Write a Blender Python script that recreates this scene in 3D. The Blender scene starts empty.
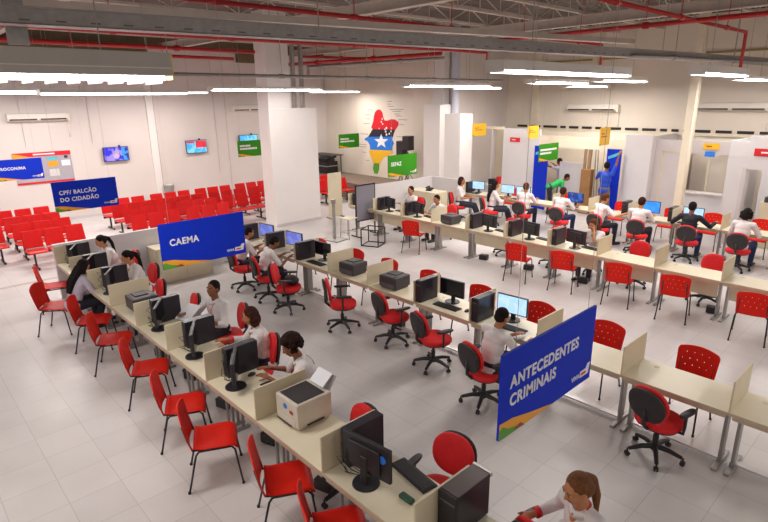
import bpy, bmesh, math, random
from mathutils import Vector, Matrix
random.seed(7)
SC = bpy.context.scene
COL = SC.collection
PI = math.pi
R = math.radians

# ------------------------------------------------------------ camera, world, exposure
F_PX = 542.97
PITCH, ROLL, YAW, CAMH = 0.2913, -0.0123, 0.8211, 3.7293
def make_camera():
    cp, sp = math.cos(PITCH), math.sin(PITCH)
    F = Vector((-math.sin(YAW)*cp, math.cos(YAW)*cp, -sp))
    Rt = Vector((math.cos(YAW), math.sin(YAW), 0)); U = Rt.cross(F)
    R2 = Rt*math.cos(ROLL) + U*math.sin(ROLL); U2 = -Rt*math.sin(ROLL) + U*math.cos(ROLL)
    cd = bpy.data.cameras.new('camera'); cd.sensor_width = 36; cd.lens = F_PX/768*36
    cd.clip_start = .05; cd.clip_end = 200
    c = bpy.data.objects.new('camera', cd); COL.objects.link(c)
    m = Matrix((R2, U2, -F)).transposed().to_4x4(); m.translation = Vector((0, 0, CAMH))
    c.matrix_world = m; SC.camera = c
make_camera()
W = bpy.data.worlds.new('world'); SC.world = W; W.use_nodes = True
W.node_tree.nodes['Background'].inputs[0].default_value = (1.0, .88, .80, 1)
W.node_tree.nodes['Background'].inputs[1].default_value = .44
SC.view_settings.view_transform = 'Standard'; SC.view_settings.look = 'None'
SC.view_settings.exposure = 0.04; SC.view_settings.gamma = 1.0; SC.view_settings.use_curve_mapping = False
LAMP_W = 60.0      # watts per hanging fluorescent fixture
TUBE_E = 14.0

# ------------------------------------------------------------ materials
def mat(name, col, rough=.5, metal=0, var=.04, scale=8, bump=0, bscale=40, emit=None, es=0, spec=None, alpha=None, trans=0):
    m = bpy.data.materials.new(name); m.use_nodes = True
    nt = m.node_tree; b = nt.nodes['Principled BSDF']
    c = tuple(col) + (1,)
    b.inputs['Base Color'].default_value = c
    b.inputs['Roughness'].default_value = rough; b.inputs['Metallic'].default_value = metal
    if spec is not None: b.inputs['Specular IOR Level'].default_value = spec
    if trans: b.inputs['Transmission Weight'].default_value = trans
    if var or bump:
        tc = nt.nodes.new('ShaderNodeTexCoord')
        n = nt.nodes.new('ShaderNodeTexNoise'); n.inputs['Scale'].default_value = scale; n.inputs['Detail'].default_value = 4
        nt.links.new(tc.outputs['Object'], n.inputs['Vector'])
        mr = nt.nodes.new('ShaderNodeMapRange'); mr.inputs[1].default_value = .3; mr.inputs[2].default_value = .7
        mr.inputs[3].default_value = 1-var; mr.inputs[4].default_value = 1+var
        nt.links.new(n.outputs[0], mr.inputs[0])
        mx = nt.nodes.new('ShaderNodeVectorMath'); mx.operation = 'SCALE'; mx.inputs[0].default_value = col
        nt.links.new(mr.outputs[0], mx.inputs['Scale']); nt.links.new(mx.outputs[0], b.inputs['Base Color'])
        if bump:
            n2 = nt.nodes.new('ShaderNodeTexNoise'); n2.inputs['Scale'].default_value = bscale; n2.inputs['Detail'].default_value = 3
            nt.links.new(tc.outputs['Object'], n2.inputs['Vector'])
            bp = nt.nodes.new('ShaderNodeBump'); bp.inputs['Strength'].default_value = bump; bp.inputs['Distance'].default_value = .01
            nt.links.new(n2.outputs[0], bp.inputs['Height']); nt.links.new(bp.outputs[0], b.inputs['Normal'])
    if emit:
        b.inputs['Emission Color'].default_value = tuple(emit)+(1,); b.inputs['Emission Strength'].default_value = es
    return m

def floor_mat():
    m = bpy.data.materials.new('floor_tile'); m.use_nodes = True
    nt = m.node_tree; b = nt.nodes['Principled BSDF']; L = nt.links.new
    tc = nt.nodes.new('ShaderNodeTexCoord')
    mp = nt.nodes.new('ShaderNodeMapping'); mp.inputs['Location'].default_value = (6.26+.4770*40, -1.21+.4770*40, 0)
    L(tc.outputs['Object'], mp.inputs['Vector'])
    br = nt.nodes.new('ShaderNodeTexBrick'); br.offset = 0; br.squash = 1
    br.inputs['Scale'].default_value = 1; br.inputs['Brick Width'].default_value = .477; br.inputs['Row Height'].default_value = .477
    br.inputs['Mortar Size'].default_value = .0034; br.inputs['Mortar Smooth'].default_value = .35; br.inputs['Bias'].default_value = 0
    br.inputs['Color1'].default_value = (.59, .56, .555, 1); br.inputs['Color2'].default_value = (.63, .60, .595, 1)
    br.inputs['Mortar'].default_value = (.45, .41, .39, 1)
    L(mp.outputs[0], br.inputs['Vector'])
    n = nt.nodes.new('ShaderNodeTexNoise'); n.inputs['Scale'].default_value = 1.6; n.inputs['Detail'].default_value = 6
    L(tc.outputs['Object'], n.inputs['Vector'])
    mr = nt.nodes.new('ShaderNodeMapRange'); mr.inputs[1].default_value = .3; mr.inputs[2].default_value = .7
    mr.inputs[3].default_value = .95; mr.inputs[4].default_value = 1.04; L(n.outputs[0], mr.inputs[0])
    sc = nt.nodes.new('ShaderNodeVectorMath'); sc.operation = 'SCALE'
    L(br.outputs['Color'], sc.inputs[0]); L(mr.outputs[0], sc.inputs['Scale']); L(sc.outputs[0], b.inputs['Base Color'])
    mr2 = nt.nodes.new('ShaderNodeMapRange'); mr2.inputs[1].default_value = .3; mr2.inputs[2].default_value = .7
    mr2.inputs[3].default_value = .28; mr2.inputs[4].default_value = .42; L(n.outputs[0], mr2.inputs[0])
    L(mr2.outputs[0], b.inputs['Roughness'])
    bp = nt.nodes.new('ShaderNodeBump'); bp.inputs['Strength'].default_value = .25; bp.inputs['Distance'].default_value = .002; bp.invert = True
    L(br.outputs['Fac'], bp.inputs['Height']); L(bp.outputs[0], b.inputs['Normal'])
    return m

def panel_wall_mat(name, col, width, axis, line=.86, seam=.006):
    """painted wall boards with thin vertical joints"""
    m = bpy.data.materials.new(name); m.use_nodes = True
    nt = m.node_tree; b = nt.nodes['Principled BSDF']; L = nt.links.new
    b.inputs['Roughness'].default_value = .55
    tc = nt.nodes.new('ShaderNodeTexCoord'); sp = nt.nodes.new('ShaderNodeSeparateXYZ'); L(tc.outputs['Object'], sp.inputs[0])
    md = nt.nodes.new('ShaderNodeMath'); md.operation = 'PINGPONG'; md.inputs[1].default_value = width/2
    L(sp.outputs[axis], md.inputs[0])
    lt = nt.nodes.new('ShaderNodeMath'); lt.operation = 'LESS_THAN'; lt.inputs[1].default_value = seam; L(md.outputs[0], lt.inputs[0])
    n = nt.nodes.new('ShaderNodeTexNoise'); n.inputs['Scale'].default_value = .7; n.inputs['Detail'].default_value = 5
    L(tc.outputs['Object'], n.inputs['Vector'])
    mr = nt.nodes.new('ShaderNodeMapRange'); mr.inputs[1].default_value = .3; mr.inputs[2].default_value = .7
    mr.inputs[3].default_value = .96; mr.inputs[4].default_value = 1.03; L(n.outputs[0], mr.inputs[0])
    mx = nt.nodes.new('ShaderNodeMix'); mx.data_type = 'RGBA'
    mx.inputs[6].default_value = tuple(col)+(1,); mx.inputs[7].default_value = tuple(c*line for c in col)+(1,)
    L(lt.outputs[0], mx.inputs[0])
    sc = nt.nodes.new('ShaderNodeVectorMath'); sc.operation = 'SCALE'
    L(mx.outputs[2], sc.inputs[0]); L(mr.outputs[0], sc.inputs['Scale']); L(sc.outputs[0], b.inputs['Base Color'])
    return m

def deck_mat():
    m = mat('roof_deck', (.17, .145, .13), .6, .1, .06, 2)
    nt = m.node_tree; b = nt.nodes['Principled BSDF']; L = nt.links.new
    tc = nt.nodes.new('ShaderNodeTexCoord'); w = nt.nodes.new('ShaderNodeTexWave'); w.bands_direction = 'X'
    w.inputs['Scale'].default_value = 1.6; L(tc.outputs['Object'], w.inputs['Vector'])
    bp = nt.nodes.new('ShaderNodeBump'); bp.inputs['Strength'].default_value = 1; bp.inputs['Distance'].default_value = .05
    L(w.outputs['Fac'], bp.inputs['Height']); L(bp.outputs[0], b.inputs['Normal'])
    return m

def screen_mat(name, c1, c2, s, scale=3.0, seed=0, bar=None):
    """lit display: patches of colour from a coarse cell pattern"""
    m = bpy.data.materials.new(name); m.use_nodes = True
    nt = m.node_tree; b = nt.nodes['Principled BSDF']; L = nt.links.new
    b.inputs['Base Color'].default_value = (.01, .01, .012, 1); b.inputs['Roughness'].default_value = .25
    tc = nt.nodes.new('ShaderNodeTexCoord'); mp = nt.nodes.new('ShaderNodeMapping'); mp.inputs['Location'].default_value = (seed, seed*1.7, 0)
    L(tc.outputs['Object'], mp.inputs[0])
    v = nt.nodes.new('ShaderNodeTexNoise'); v.inputs['Scale'].default_value = scale; v.inputs['Detail'].default_value = 1
    L(mp.outputs[0], v.inputs['Vector'])
    cr = nt.nodes.new('ShaderNodeValToRGB'); cr.color_ramp.interpolation = 'EASE'
    cr.color_ramp.elements[0].position = .42; cr.color_ramp.elements[0].color = tuple(c1)+(1,)
    cr.color_ramp.elements[1].position = .58; cr.color_ramp.elements[1].color = tuple(c2)+(1,)
    L(v.outputs[0], cr.inputs[0]); L(cr.outputs[0], b.inputs['Emission Color']); b.inputs['Emission Strength'].default_value = s
    return m

M = {}
M['floor'] = floor_mat()
M['wall'] = panel_wall_mat('painted_wall_boards', (.70, .635, .605), 2.6, 1)
M['wall_b'] = panel_wall_mat('painted_wall_boards_back', (.78, .70, .60), 3.0, 0)
M['booth'] = mat('booth_panel', (.68, .655, .67), .5, 0, .02, 2)
M['booth_grey'] = mat('booth_panel_grey', (.62, .57, .57), .5, 0, .03, 2)
M['white_box'] = mat('white_cladding', (.80, .755, .73), .5, 0, .02, 1.5)
M['lowwall'] = mat('low_partition_laminate', (.66, .63, .63), .45, 0, .02, 3)
M['deck'] = deck_mat()
M['steel_white'] = mat('painted_steel', (.60, .54, .48), .5, .1, .06, 5)
M['column_cream'] = mat('cream_painted_steel', (.80, .71, .56), .5, 0, .03, 3)
M['galv'] = mat('galvanised_steel', (.36, .345, .33), .42, .45, .10, 14)
M['olive'] = mat('dark_olive_band', (.16, .12, .065), .8, 0, .12, 4)
M['red_pipe'] = mat('red_pipe_paint', (.50, .02, .02), .35, 0, .08, 6)
M['beige'] = mat('cream_laminate', (.76, .69, .52), .35, 0, .025, 4)
M['beige_edge'] = mat('beige_edge_band', (.54, .43, .31), .45, 0, .05, 12)
M['beige_part'] = mat('beige_partition_board', (.68, .60, .43), .45, 0, .03, 5)
M['leg'] = mat('grey_steel_legs', (.34, .32, .31), .35, .6, .04, 12)
M['leg_dark'] = mat('dark_steel_legs', (.10, .09, .095), .4, .4, .04, 12)
M['chrome'] = mat('chrome_rail', (.62, .60, .60), .38, .7, .02, 5)
M['red_plastic'] = mat('red_plastic', (.70, .014, .005), 0.45, 0, .04, 6, spec=.2)
M['red_fabric'] = mat('red_fabric', (.70, .010, .014), .75, 0, .06, 20, .3, 260)
M['red_steel'] = mat('red_painted_steel', (.60, .008, .008), 0.5, 0, .05, 8, spec=.2)
M['seat_lit'] = mat('highlit_seat_top', (.66, .02, .015), .28, 0, .05, 5, spec=.6)  # lighter, glossier red carries the seat-top highlight
M['black'] = mat('black_plastic', (.018, .016, .02), .42, 0, .15, 20)
M['black_metal'] = mat('black_tube', (.02, .018, .022), .3, .3, .1, 20)
M['grey_shell'] = mat('charcoal_shell', (.026, .021, .023), .6, 0, .1, 12)
M['monitor'] = mat('black_monitor_plastic', (.020, .019, .024), .35, 0, .1, 10)
M['tower'] = mat('black_case', (.026, .024, .034), .3, .1, .1, 10)
M['tower_top'] = mat('computer_case_lid', (.075, .05, .045), .4, .1, .08, 14)
M['silver'] = mat('silver_plastic', (.55, .54, .52), .35, .4, .04, 10)
M['off_screen'] = mat('dark_glass', (.008, .008, .012), .12, 0, 0)
M['keys'] = mat('keyboard_keys', (.03, .028, .032), .5, 0, .1, 60)
M['printer_dark'] = mat('charcoal_printer_plastic', (.045, .042, .048), .42, 0, .08, 10)
M['printer_mid'] = mat('grey_printer_plastic', (.10, .095, .10), .4, 0, .08, 10)
M['printer_white'] = mat('offwhite_printer_plastic', (.60, .55, .47), .4, 0, .03, 10)
M['paper'] = mat('white_paper', (.82, .83, .87), .6, 0, .01, 5)
M['blue_banner'] = mat('blue_banner_print', (.003, .030, .56), 0.6, 0, .05, 2, spec=.2)
M['green_banner'] = mat('green_banner_print', (.035, .25, .008), 0.6, 0, .05, 2, spec=.2)
M['orange_print'] = mat('orange_print', (.86, .37, .02), .4, 0, .03, 6)
M['yellow_print'] = mat('yellow_print', (.90, .50, .02), .4, 0, .03, 6)
M['green_print'] = mat('green_print', (.10, .36, .03), .4, 0, .03, 6)
M['darkred_print'] = mat('dark_red_print', (.32, .04, .02), .4, 0, .03, 6)
M['white_print'] = mat('white_print', (.85, .85, .88), .4, 0, 0)
M['red_print'] = mat('red_print', (.68, .01, .02), .4, 0, .03, 6)
M['blue_print'] = mat('blue_print', (.02, .20, .75), .4, 0, .05, 6)
M['cyan_print'] = mat('cyan_print', (.10, .50, .62), .4, 0, .05, 6)
M['black_print'] = mat('black_print', (.02, .015, .03), .5, 0, .05, 6)
M['grey_print'] = mat('grey_board_print', (.40, .385, .43), .45, 0, .04, 8)
M['galv_dark'] = mat('slot_shadow_steel', (.14, .13, .12), .6)
M['wire'] = mat('thin_steel_wire', (.40, .36, .33), .4, .5, 0)
M['stage'] = mat('stage_carpet', (.22, .16, .12), .85, 0, .08, 3)
M['fixture'] = mat('white_enamel', (.74, .71, .66), .4, 0, .02, 5)
M['fixture_top'] = mat('grey_enamel_housing', (.50, .47, .43), .45, .1, .04, 5)
M['yellowed'] = mat('yellowed_plastic', (.75, .60, .25), .4, 0, .04, 12)
M['tube'] = mat('lit_fluorescent_tube', (1, 1, 1), .4, 0, 0, emit=(1.0, .96, .97), es=TUBE_E)
M['ac'] = mat('white_ac_plastic', (.86, .80, .72), .4, 0, .02, 5)
M['dark_slot'] = mat('dark_slot', (.03, .022, .02), .7, 0, .05, 8)
M['cardboard'] = mat('brown_cardboard', (.32, .16, .06), .8, 0, .12, 5)
M['wood'] = mat('plywood', (.40, .26, .15), .7, 0, .1, 6)
M['board_grey'] = mat('grey_blue_board', (.22, .21, .25), .5, 0, .03, 3)
M['bin'] = mat('grey_bin_metal', (.36, .34, .33), .4, .4, .06, 8)
M['cable'] = mat('black_cable', (.02, .02, .03), .5, 0, 0)
M['darkgreen'] = mat('dark_green_case', (.01, .07, .035), .45, 0, .15, 20)
M['glass'] = mat('clear_glass', (.9, .92, .92), .05, 0, 0, trans=1)
M['scr_blue'] = screen_mat('lit_desktop_screen', (.03, .22, .85), (.03, .30, .90), 1.3, 4)
M['scr_win'] = screen_mat('lit_window_screen', (.42, .66, .95), (.52, .72, .95), 1.2, 9)
M['scr_dark'] = screen_mat('lit_dark_blue_screen', (.01, .03, .22), (.03, .12, .5), 1.1, 6)
M['scr_purple'] = screen_mat('lit_lilac_screen', (.14, .17, .6), (.20, .25, .7), 1.0, 5)
M['scr_tv'] = screen_mat('lit_tv_picture', (.03, .03, .65), (.35, .25, .85), 1.3, 5)
M['scr_tvred'] = screen_mat('lit_tv_red', (.75, .01, .03), (.85, .03, .05), 1.1, 3)
M['scr_tvcyan'] = screen_mat('lit_tv_cyan', (.08, .45, .85), (.25, .70, .95), 1.1, 6)
M['skin_tan'] = mat('tan_skin', (.42, .17, .07), .6, 0, .05, 14)
M['skin_brown'] = mat('brown_skin', (.25, .09, .038), .6, 0, .05, 14)
M['skin_light'] = mat('light_skin', (.50, .21, .095), .6, 0, .05, 14)
M['hair_black'] = mat('black_hair', (.012, .008, .008), .8, 0, .3, 40, .6, 90, spec=.15)
M['hair_dark'] = mat('very_dark_brown_hair', (.020, .008, .006), .8, 0, .3, 40, .6, 90, spec=.15)
M['hair_brown'] = mat('dark_brown_hair', (.040, .012, .008), .8, 0, .3, 40, .6, 90, spec=.15)
M['hair_fair'] = mat('light_brown_hair', (.16, .060, .018), .6, 0, .3, 50, .6, 120, spec=.25)
M['hair_auburn'] = mat('auburn_hair', (.10, .028, .010), .75, 0, .3, 50, .6, 120, spec=.2)
M['shirt_white'] = mat('white_shirt', (.74, .70, .70), .75, 0, .03, 8, .25, 30)
M['shirt_lilac'] = mat('pale_lilac_shirt', (.56, .50, .60), .75, 0, .03, 8, .25, 30)
M['shirt_blue'] = mat('bright_blue_shirt', (.01, .06, .50), .7, 0, .05, 8, .25, 30)
M['shirt_green'] = mat('bright_green_shirt', (.02, .40, .10), .7, 0, .05, 8, .25, 30)
M['suit'] = mat('dark_suit', (.006, .007, .016), .75, 0, .08, 10, .25, 40)
M['trouser_dark'] = mat('dark_trousers', (.012, .014, .030), .75, 0, .1, 10, .25, 60)
M['trouser_blue'] = mat('navy_jeans', (.015, .03, .11), .75, 0, .1, 10, .25, 60)
M['trouser_grey'] = mat('grey_trousers', (.15, .12, .10), .75, 0, .06, 10, .25, 60)
M['shoe'] = mat('black_leather', (.015, .012, .012), .35, 0, .1, 20)
M['eye_white'] = mat('eye_white', (.42, .36, .33), .3, 0, 0)
M['lips'] = mat('lips', (.38, .08, .06), .45, 0, 0)
M['bag'] = mat('black_bag', (.015, .013, .015), .6, 0, .2, 20, .3, 40)

# ------------------------------------------------------------ mesh builder
class MB:
    def __init__(s): s.v = []; s.f = []
    def add(s, vs, fs, mtx=None):
        o = len(s.v)
        for v in vs:
            v = Vector(v); s.v.append(tuple(mtx @ v) if mtx else tuple(v))
        for f in fs: s.f.append([i+o for i in f])
        return s
    def box(s, c, d, mtx=None, rz=0, rx=0, ry=0):
        x, y, z = (k/2 for k in d)
        vs = [(-x,-y,-z),(x,-y,-z),(x,y,-z),(-x,y,-z),(-x,-y,z),(x,-y,z),(x,y,z),(-x,y,z)]
        m = Matrix.Translation(c)
        if rz: m = m @ Matrix.Rotation(rz, 4, 'Z')
        if rx: m = m @ Matrix.Rotation(rx, 4, 'X')
        if ry: m = m @ Matrix.Rotation(ry, 4, 'Y')
        if mtx: m = mtx @ m
        return s.add(vs, [(0,3,2,1),(4,5,6,7),(0,1,5,4),(1,2,6,5),(2,3,7,6),(3,0,4,7)], m)
    def b2(s, lo, hi, mtx=None):
        return s.box([(a+b)/2 for a, b in zip(lo, hi)], [abs(b-a) for a, b in zip(lo, hi)], mtx)
    def cyl(s, p0, p1, r0, r1=None, n=12):
        r1 = r0 if r1 is None else r1
        p0 = Vector(p0); p1 = Vector(p1); d = (p1-p0)
        if d.length < 1e-6: return s
        q = d.to_track_quat('Z', 'Y').to_matrix()
        vs = []
        for p, r in ((p0, r0), (p1, r1)):
            for k in range(n):
                a = 2*PI*k/n; vs.append(p + q @ Vector((r*math.cos(a), r*math.sin(a), 0)))
        fs = [(k, (k+1) % n, n+(k+1) % n, n+k) for k in range(n)] + [tuple(range(n-1, -1, -1)), tuple(range(n, 2*n))]
        return s.add(vs, fs)
    def tube(s, pts, r, n=8):
        pts = [Vector(p) for p in pts]; rs = r if isinstance(r, (list, tuple)) else [r]*len(pts)
        vs = []; up = None
        for i, p in enumerate(pts):
            d = (pts[min(i+1, len(pts)-1)] - pts[max(i-1, 0)]).normalized()
            if up is None: up = d.orthogonal().normalized()
            up = (up - d*up.dot(d)); up = up.normalized() if up.length > 1e-4 else d.orthogonal().normalized()
            w = d.cross(up)
            for k in range(n):
                a = 2*PI*k/n; vs.append(p + (up*math.cos(a) + w*math.sin(a))*rs[i])
        m = len(pts); fs = []
        for i in range(m-1):
            for k in range(n): fs.append((i*n+k, i*n+(k+1) % n, (i+1)*n+(k+1) % n, (i+1)*n+k))
        fs += [tuple(range(n-1, -1, -1)), tuple(range((m-1)*n, m*n))]
        return s.add(vs, fs)
    def ell(s, c, r, rot=None, nu=14, nv=9):
        r = (r, r, r) if isinstance(r, (int, float)) else r
        vs = [(0, 0, -r[2])]
        for j in range(1, nv):
            t = PI*j/nv - PI/2
            for k in range(nu):
                a = 2*PI*k/nu; vs.append((r[0]*math.cos(t)*math.cos(a), r[1]*math.cos(t)*math.sin(a), r[2]*math.sin(t)))
        vs.append((0, 0, r[2])); L = len(vs)-1; fs = []
        for k in range(nu):
            fs.append((0, 1+(k+1) % nu, 1+k)); fs.append((L, L-nu+k, L-nu+(k+1) % nu))
        for j in range(nv-2):
            for k in range(nu): fs.append((1+j*nu+k, 1+j*nu+(k+1) % nu, 1+(j+1)*nu+(k+1) % nu, 1+(j+1)*nu+k))
        m = Matrix.Translation(c)
        if rot is not None: m = m @ rot.to_4x4()
        return s.add(vs, fs, m)
    def cap(s, p0, p1, r0, r1=None, n=12):
        r1 = r0 if r1 is None else r1
        p0 = Vector(p0); p1 = Vector(p1); d = p1-p0
        if d.length < 1e-5: return s.ell(p0, r0)
        q = d.to_track_quat('Z', 'Y').to_matrix(); vs = [p0 - d.normalized()*r0]; rings = []
        for i in range(1, 4):
            t = -PI/2 + PI/2*i/3; rings.append((p0 + d.normalized()*r0*math.sin(t), r0*math.cos(t)))
        for i in range(0, 3):
            t = PI/2*i/3; rings.append((p1 + d.normalized()*r1*math.sin(t), r1*math.cos(t)))
        for c, r in rings:
            for k in range(n):
                a = 2*PI*k/n; vs.append(c + q @ Vector((r*math.cos(a), r*math.sin(a), 0)))
        vs.append(p1 + d.normalized()*r1); L = len(vs)-1; fs = []
        for k in range(n):
            fs.append((0, 1+(k+1) % n, 1+k)); fs.append((L, L-n+k, L-n+(k+1) % n))
        for j in range(len(rings)-1):
            for k in range(n): fs.append((1+j*n+k, 1+j*n+(k+1) % n, 1+(j+1)*n+(k+1) % n, 1+(j+1)*n+k))
        return s.add(vs, fs)
    def prism(s, poly, p0, ax, ay, az, t):
        """polygon in plane (ax, ay) at p0, thickness t along az"""
        p0, ax, ay, az = Vector(p0), Vector(ax), Vector(ay), Vector(az); n = len(poly)
        vs = [p0 + ax*u + ay*v for u, v in poly] + [p0 + ax*u + ay*v + az*t for u, v in poly]
        fs = [tuple(range(n-1, -1, -1)), tuple(range(n, 2*n))] + [(k, (k+1) % n, n+(k+1) % n, n+k) for k in range(n)]
        return s.add(vs, fs)
    def mesh(s, name, m, smooth=False):
        me = bpy.data.meshes.new(name); me.from_pydata(s.v, [], s.f); me.update()
        if m: me.materials.append(M[m] if isinstance(m, str) else m)
        if smooth:
            me.polygons.foreach_set('use_smooth', [True]*len(me.polygons))
        return me
    def build(s, name, m, parent=None, smooth=False, bevel=0, seg=2, auto=None):
        me = s.mesh(name, m, smooth or auto is not None)
        bm = bmesh.new(); bm.from_mesh(me); bmesh.ops.recalc_face_normals(bm, faces=bm.faces); bm.to_mesh(me); bm.free()
        if auto is not None:
            me.set_sharp_from_angle(angle=R(auto))
        o = bpy.data.objects.new(name, me); COL.objects.link(o)
        if parent: o.parent = parent
        if bevel:
            b = o.modifiers.new('bevel', 'BEVEL'); b.width = bevel; b.segments = seg; b.limit_method = 'ANGLE'; b.angle_limit = R(40)
        return o

def tag(o, label=None, cat=None, group=None, kind=None):
    if label: o['label'] = label
    if cat: o['category'] = cat
    if group: o['group'] = group
    if kind: o['kind'] = kind
    return o
def empty(name, loc=(0, 0, 0), rz=0, label=None, cat=None, group=None):
    o = bpy.data.objects.new(name, None); COL.objects.link(o); o.empty_display_size = .1
    o.location = loc; o.rotation_euler = (0, 0, rz); tag(o, label, cat, group)
    return o
def struct(o): o['kind'] = 'structure'; return o
def copy_tree(o, parent=None, loc=None, rz=None, label=None, group=None):
    c = o.copy(); COL.objects.link(c)
    if parent: c.parent = parent
    if loc is not None: c.location = loc
    if rz is not None: c.rotation_euler = (0, 0, rz)
    if label: c['label'] = label
    if group: c['group'] = group
    for ch in list(o.children): copy_tree(ch, c)
    return c
ORD = ['first', 'second', 'third', 'fourth', 'fifth', 'sixth', 'seventh', 'eighth', 'ninth', 'tenth', 'eleventh', 'twelfth']

def text_obj(name, s, size, m, parent, loc, rot, bold=.012, ext=.002, align='LEFT', shear=0, sx=1):
    cu = bpy.data.curves.new(name, 'FONT'); cu.body = s; cu.size = size; cu.extrude = ext; cu.offset = bold*size
    cu.space_character = 1.10; cu.align_x = align; cu.align_y = 'BOTTOM_BASELINE'; cu.shear = shear; cu.resolution_u = 3
    t = bpy.data.objects.new(name, cu); COL.objects.link(t)
    dg = bpy.context.evaluated_depsgraph_get(); me = bpy.data.meshes.new_from_object(t.evaluated_get(dg))
    bpy.data.objects.remove(t); me.materials.clear(); me.materials.append(M[m])
    o = bpy.data.objects.new(name, me); COL.objects.link(o); o.parent = parent
    o.location = loc; o.rotation_euler = rot; o.scale = (sx, 1, 1)
    return o

# ============================================================ SETTING
XW, YM, YB, XJ = -20.0, 15.2, 18.5, -12.75     # left wall, mural wall, back wall, jog
struct(MB().b2((-20.2, -6, -.1), (8, 18.7, 0)).build('floor', 'floor'))
struct(MB().b2((-13.40, -6, 0), (-13.30, 8.0, .004)).build('trim_1', mat('floor_joint', (.46, .40, .37), .5)))
struct(MB().b2((XW-.15, -6, 0), (XW, YM+.15, 5.45)).build('wall_left', 'wall'))
struct(MB().b2((XW, YM, 0), (XJ, YM+.15, 5.9)).build('wall_mural', 'wall_b'))
struct(MB().b2((XJ-.15, YM+.15, 0), (XJ, YB, 5.9)).build('wall_jog', 'wall'))
struct(MB().b2((XJ-.15, YB, 0), (8, YB+.15, 5.95)).build('wall_back', 'wall_b'))
struct(MB().b2((-20.2, -6, 6.1), (8, 18.7, 6.18)).build('ceiling', 'deck'))
# upper cladding band between wall heads and roof
struct(MB().b2((XW-.15, -6, 5.45), (XW-.05, YM+.15, 6.1)).build('wall_left_upper', 'olive'))
struct(MB().b2((XW, YM+.02, 5.9), (XJ, YM+.15, 6.1)).build('wall_mural_upper', 'olive'))
struct(MB().b2((XJ-.15, YM+.15, 5.9), (XJ-.1, YB, 6.1)).build('wall_jog_upper', 'deck'))
struct(MB().b2((XJ-.15, YB+.02, 5.95), (8, YB+.15, 6.1)).build('wall_back_upper', 'deck'))
struct(MB().b2((XW, -6, 0), (XW+.015, YM, .08)).build('baseboard_left', 'booth_grey'))
struct(MB().b2((XW, YM-.015, 0), (XJ, YM, .08)).build('baseboard_mural', 'booth_grey'))
# wall pilasters
for y in (7.5, ):
    struct(MB().b2((XW, y-.13, 0), (XW+.07, y+.13, 5.45)).build('trim_2', 'white_box'))
struct(MB().b2((-9.35, YB-.12, 4.3), (-9.05, YB, 5.95)).build('trim_3', 'column_cream'))
struct(MB().b2((-11.6, YB-.12, 2.9), (-11.3, YB, 5.95)).build('trim_4', 'column_cream'))
# solid dark bars for the shadowed grille openings heading the booth wall
m_ = MB(); x = -12.2
random.seed(3)
while x < 1.0:
    w = random.choice((.35, .42, .55, .2)); m_.b2((x, YB-.03, 2.62), (x+w, YB+.0, 2.70)); x += w+.14
struct(m_.build('trim_5', 'dark_slot'))
struct(MB().b2((-12.6, YB-.06, 2.52), (1.5, YB, 2.60)).build('trim_6', 'column_cream'))
struct(MB().b2((-12.6, YB-.05, 4.86), (1.5, YB, 4.92)).build('trim_7', mat('ochre_pipe', (.35, .25, .08), .5)))
# yellow-ish thin conduit on walls, left wall vertical conduits
for i, y in enumerate((3.6, 5.5, 7.45, 9.9)):
    struct(MB().cyl((XW+.03, y, 1.0 if y > 6 else 2.4), (XW+.03, y, 5.4), .010, n=8).build('trim_%d' % (8+i), 'booth_grey'))

# pillar with lower cladding box
struct(MB().b2((-14.60, 8.62, 0), (-14.02, 9.38, 6.1)).build('pillar_left', 'white_box'))
struct(MB().b2((-14.58, 8.60, 0), (-14.0, 10.28, 3.48)).build('pillar_left_cladding', 'white_box', bevel=.01))
m_ = MB()
for y in (9.5, 9.75, 10.05): m_.b2((-14.5, y, 3.48), (-14.38, y+.09, 6.1))
struct(m_.build('pillar_left_studs', 'galv'))
struct(MB().b2((-14.0, 8.6, 0), (-13.985, 10.28, .09)).build('baseboard_pillar', 'booth_grey'))
# centre clad boxes and post
struct(MB().b2((-13.3, 14.35, 0), (-12.55, 15.15, 3.5)).build('pillar_centre_box_tall', 'white_box', bevel=.01))
struct(MB().b2((-12.62, 14.6, 0), (-11.86, 15.25, 3.2)).build('pillar_centre_box_low', 'white_box', bevel=.01))
struct(MB().b2((-13.35, 14.85, 3.2), (-12.85, 15.15, 6.1)).build('pillar_centre_back', 'white_box'))
struct(MB().cyl((-12.45, 15.0, 3.2), (-12.45, 15.0, 6.1), .14, n=16).build('pillar_centre', mat('bluish_grey_paint', (.52, .52, .60), .5)))
# cream steel column at right
c = MB(); c.b2((-5.20, 15.5, 0), (-5.06, 15.7, 6.1)).b2((-5.22, 15.47, 0), (-5.04, 15.5, 6.1)).b2((-5.22, 15.7, 0), (-5.04, 15.73, 6.1))
struct(c.build('pillar_right', 'column_cream', bevel=.006))
# stage
struct(MB().b2((-19.9, 13.3, 0), (-12.8, YM, .62)).build('stage_platform', 'stage'))

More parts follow.
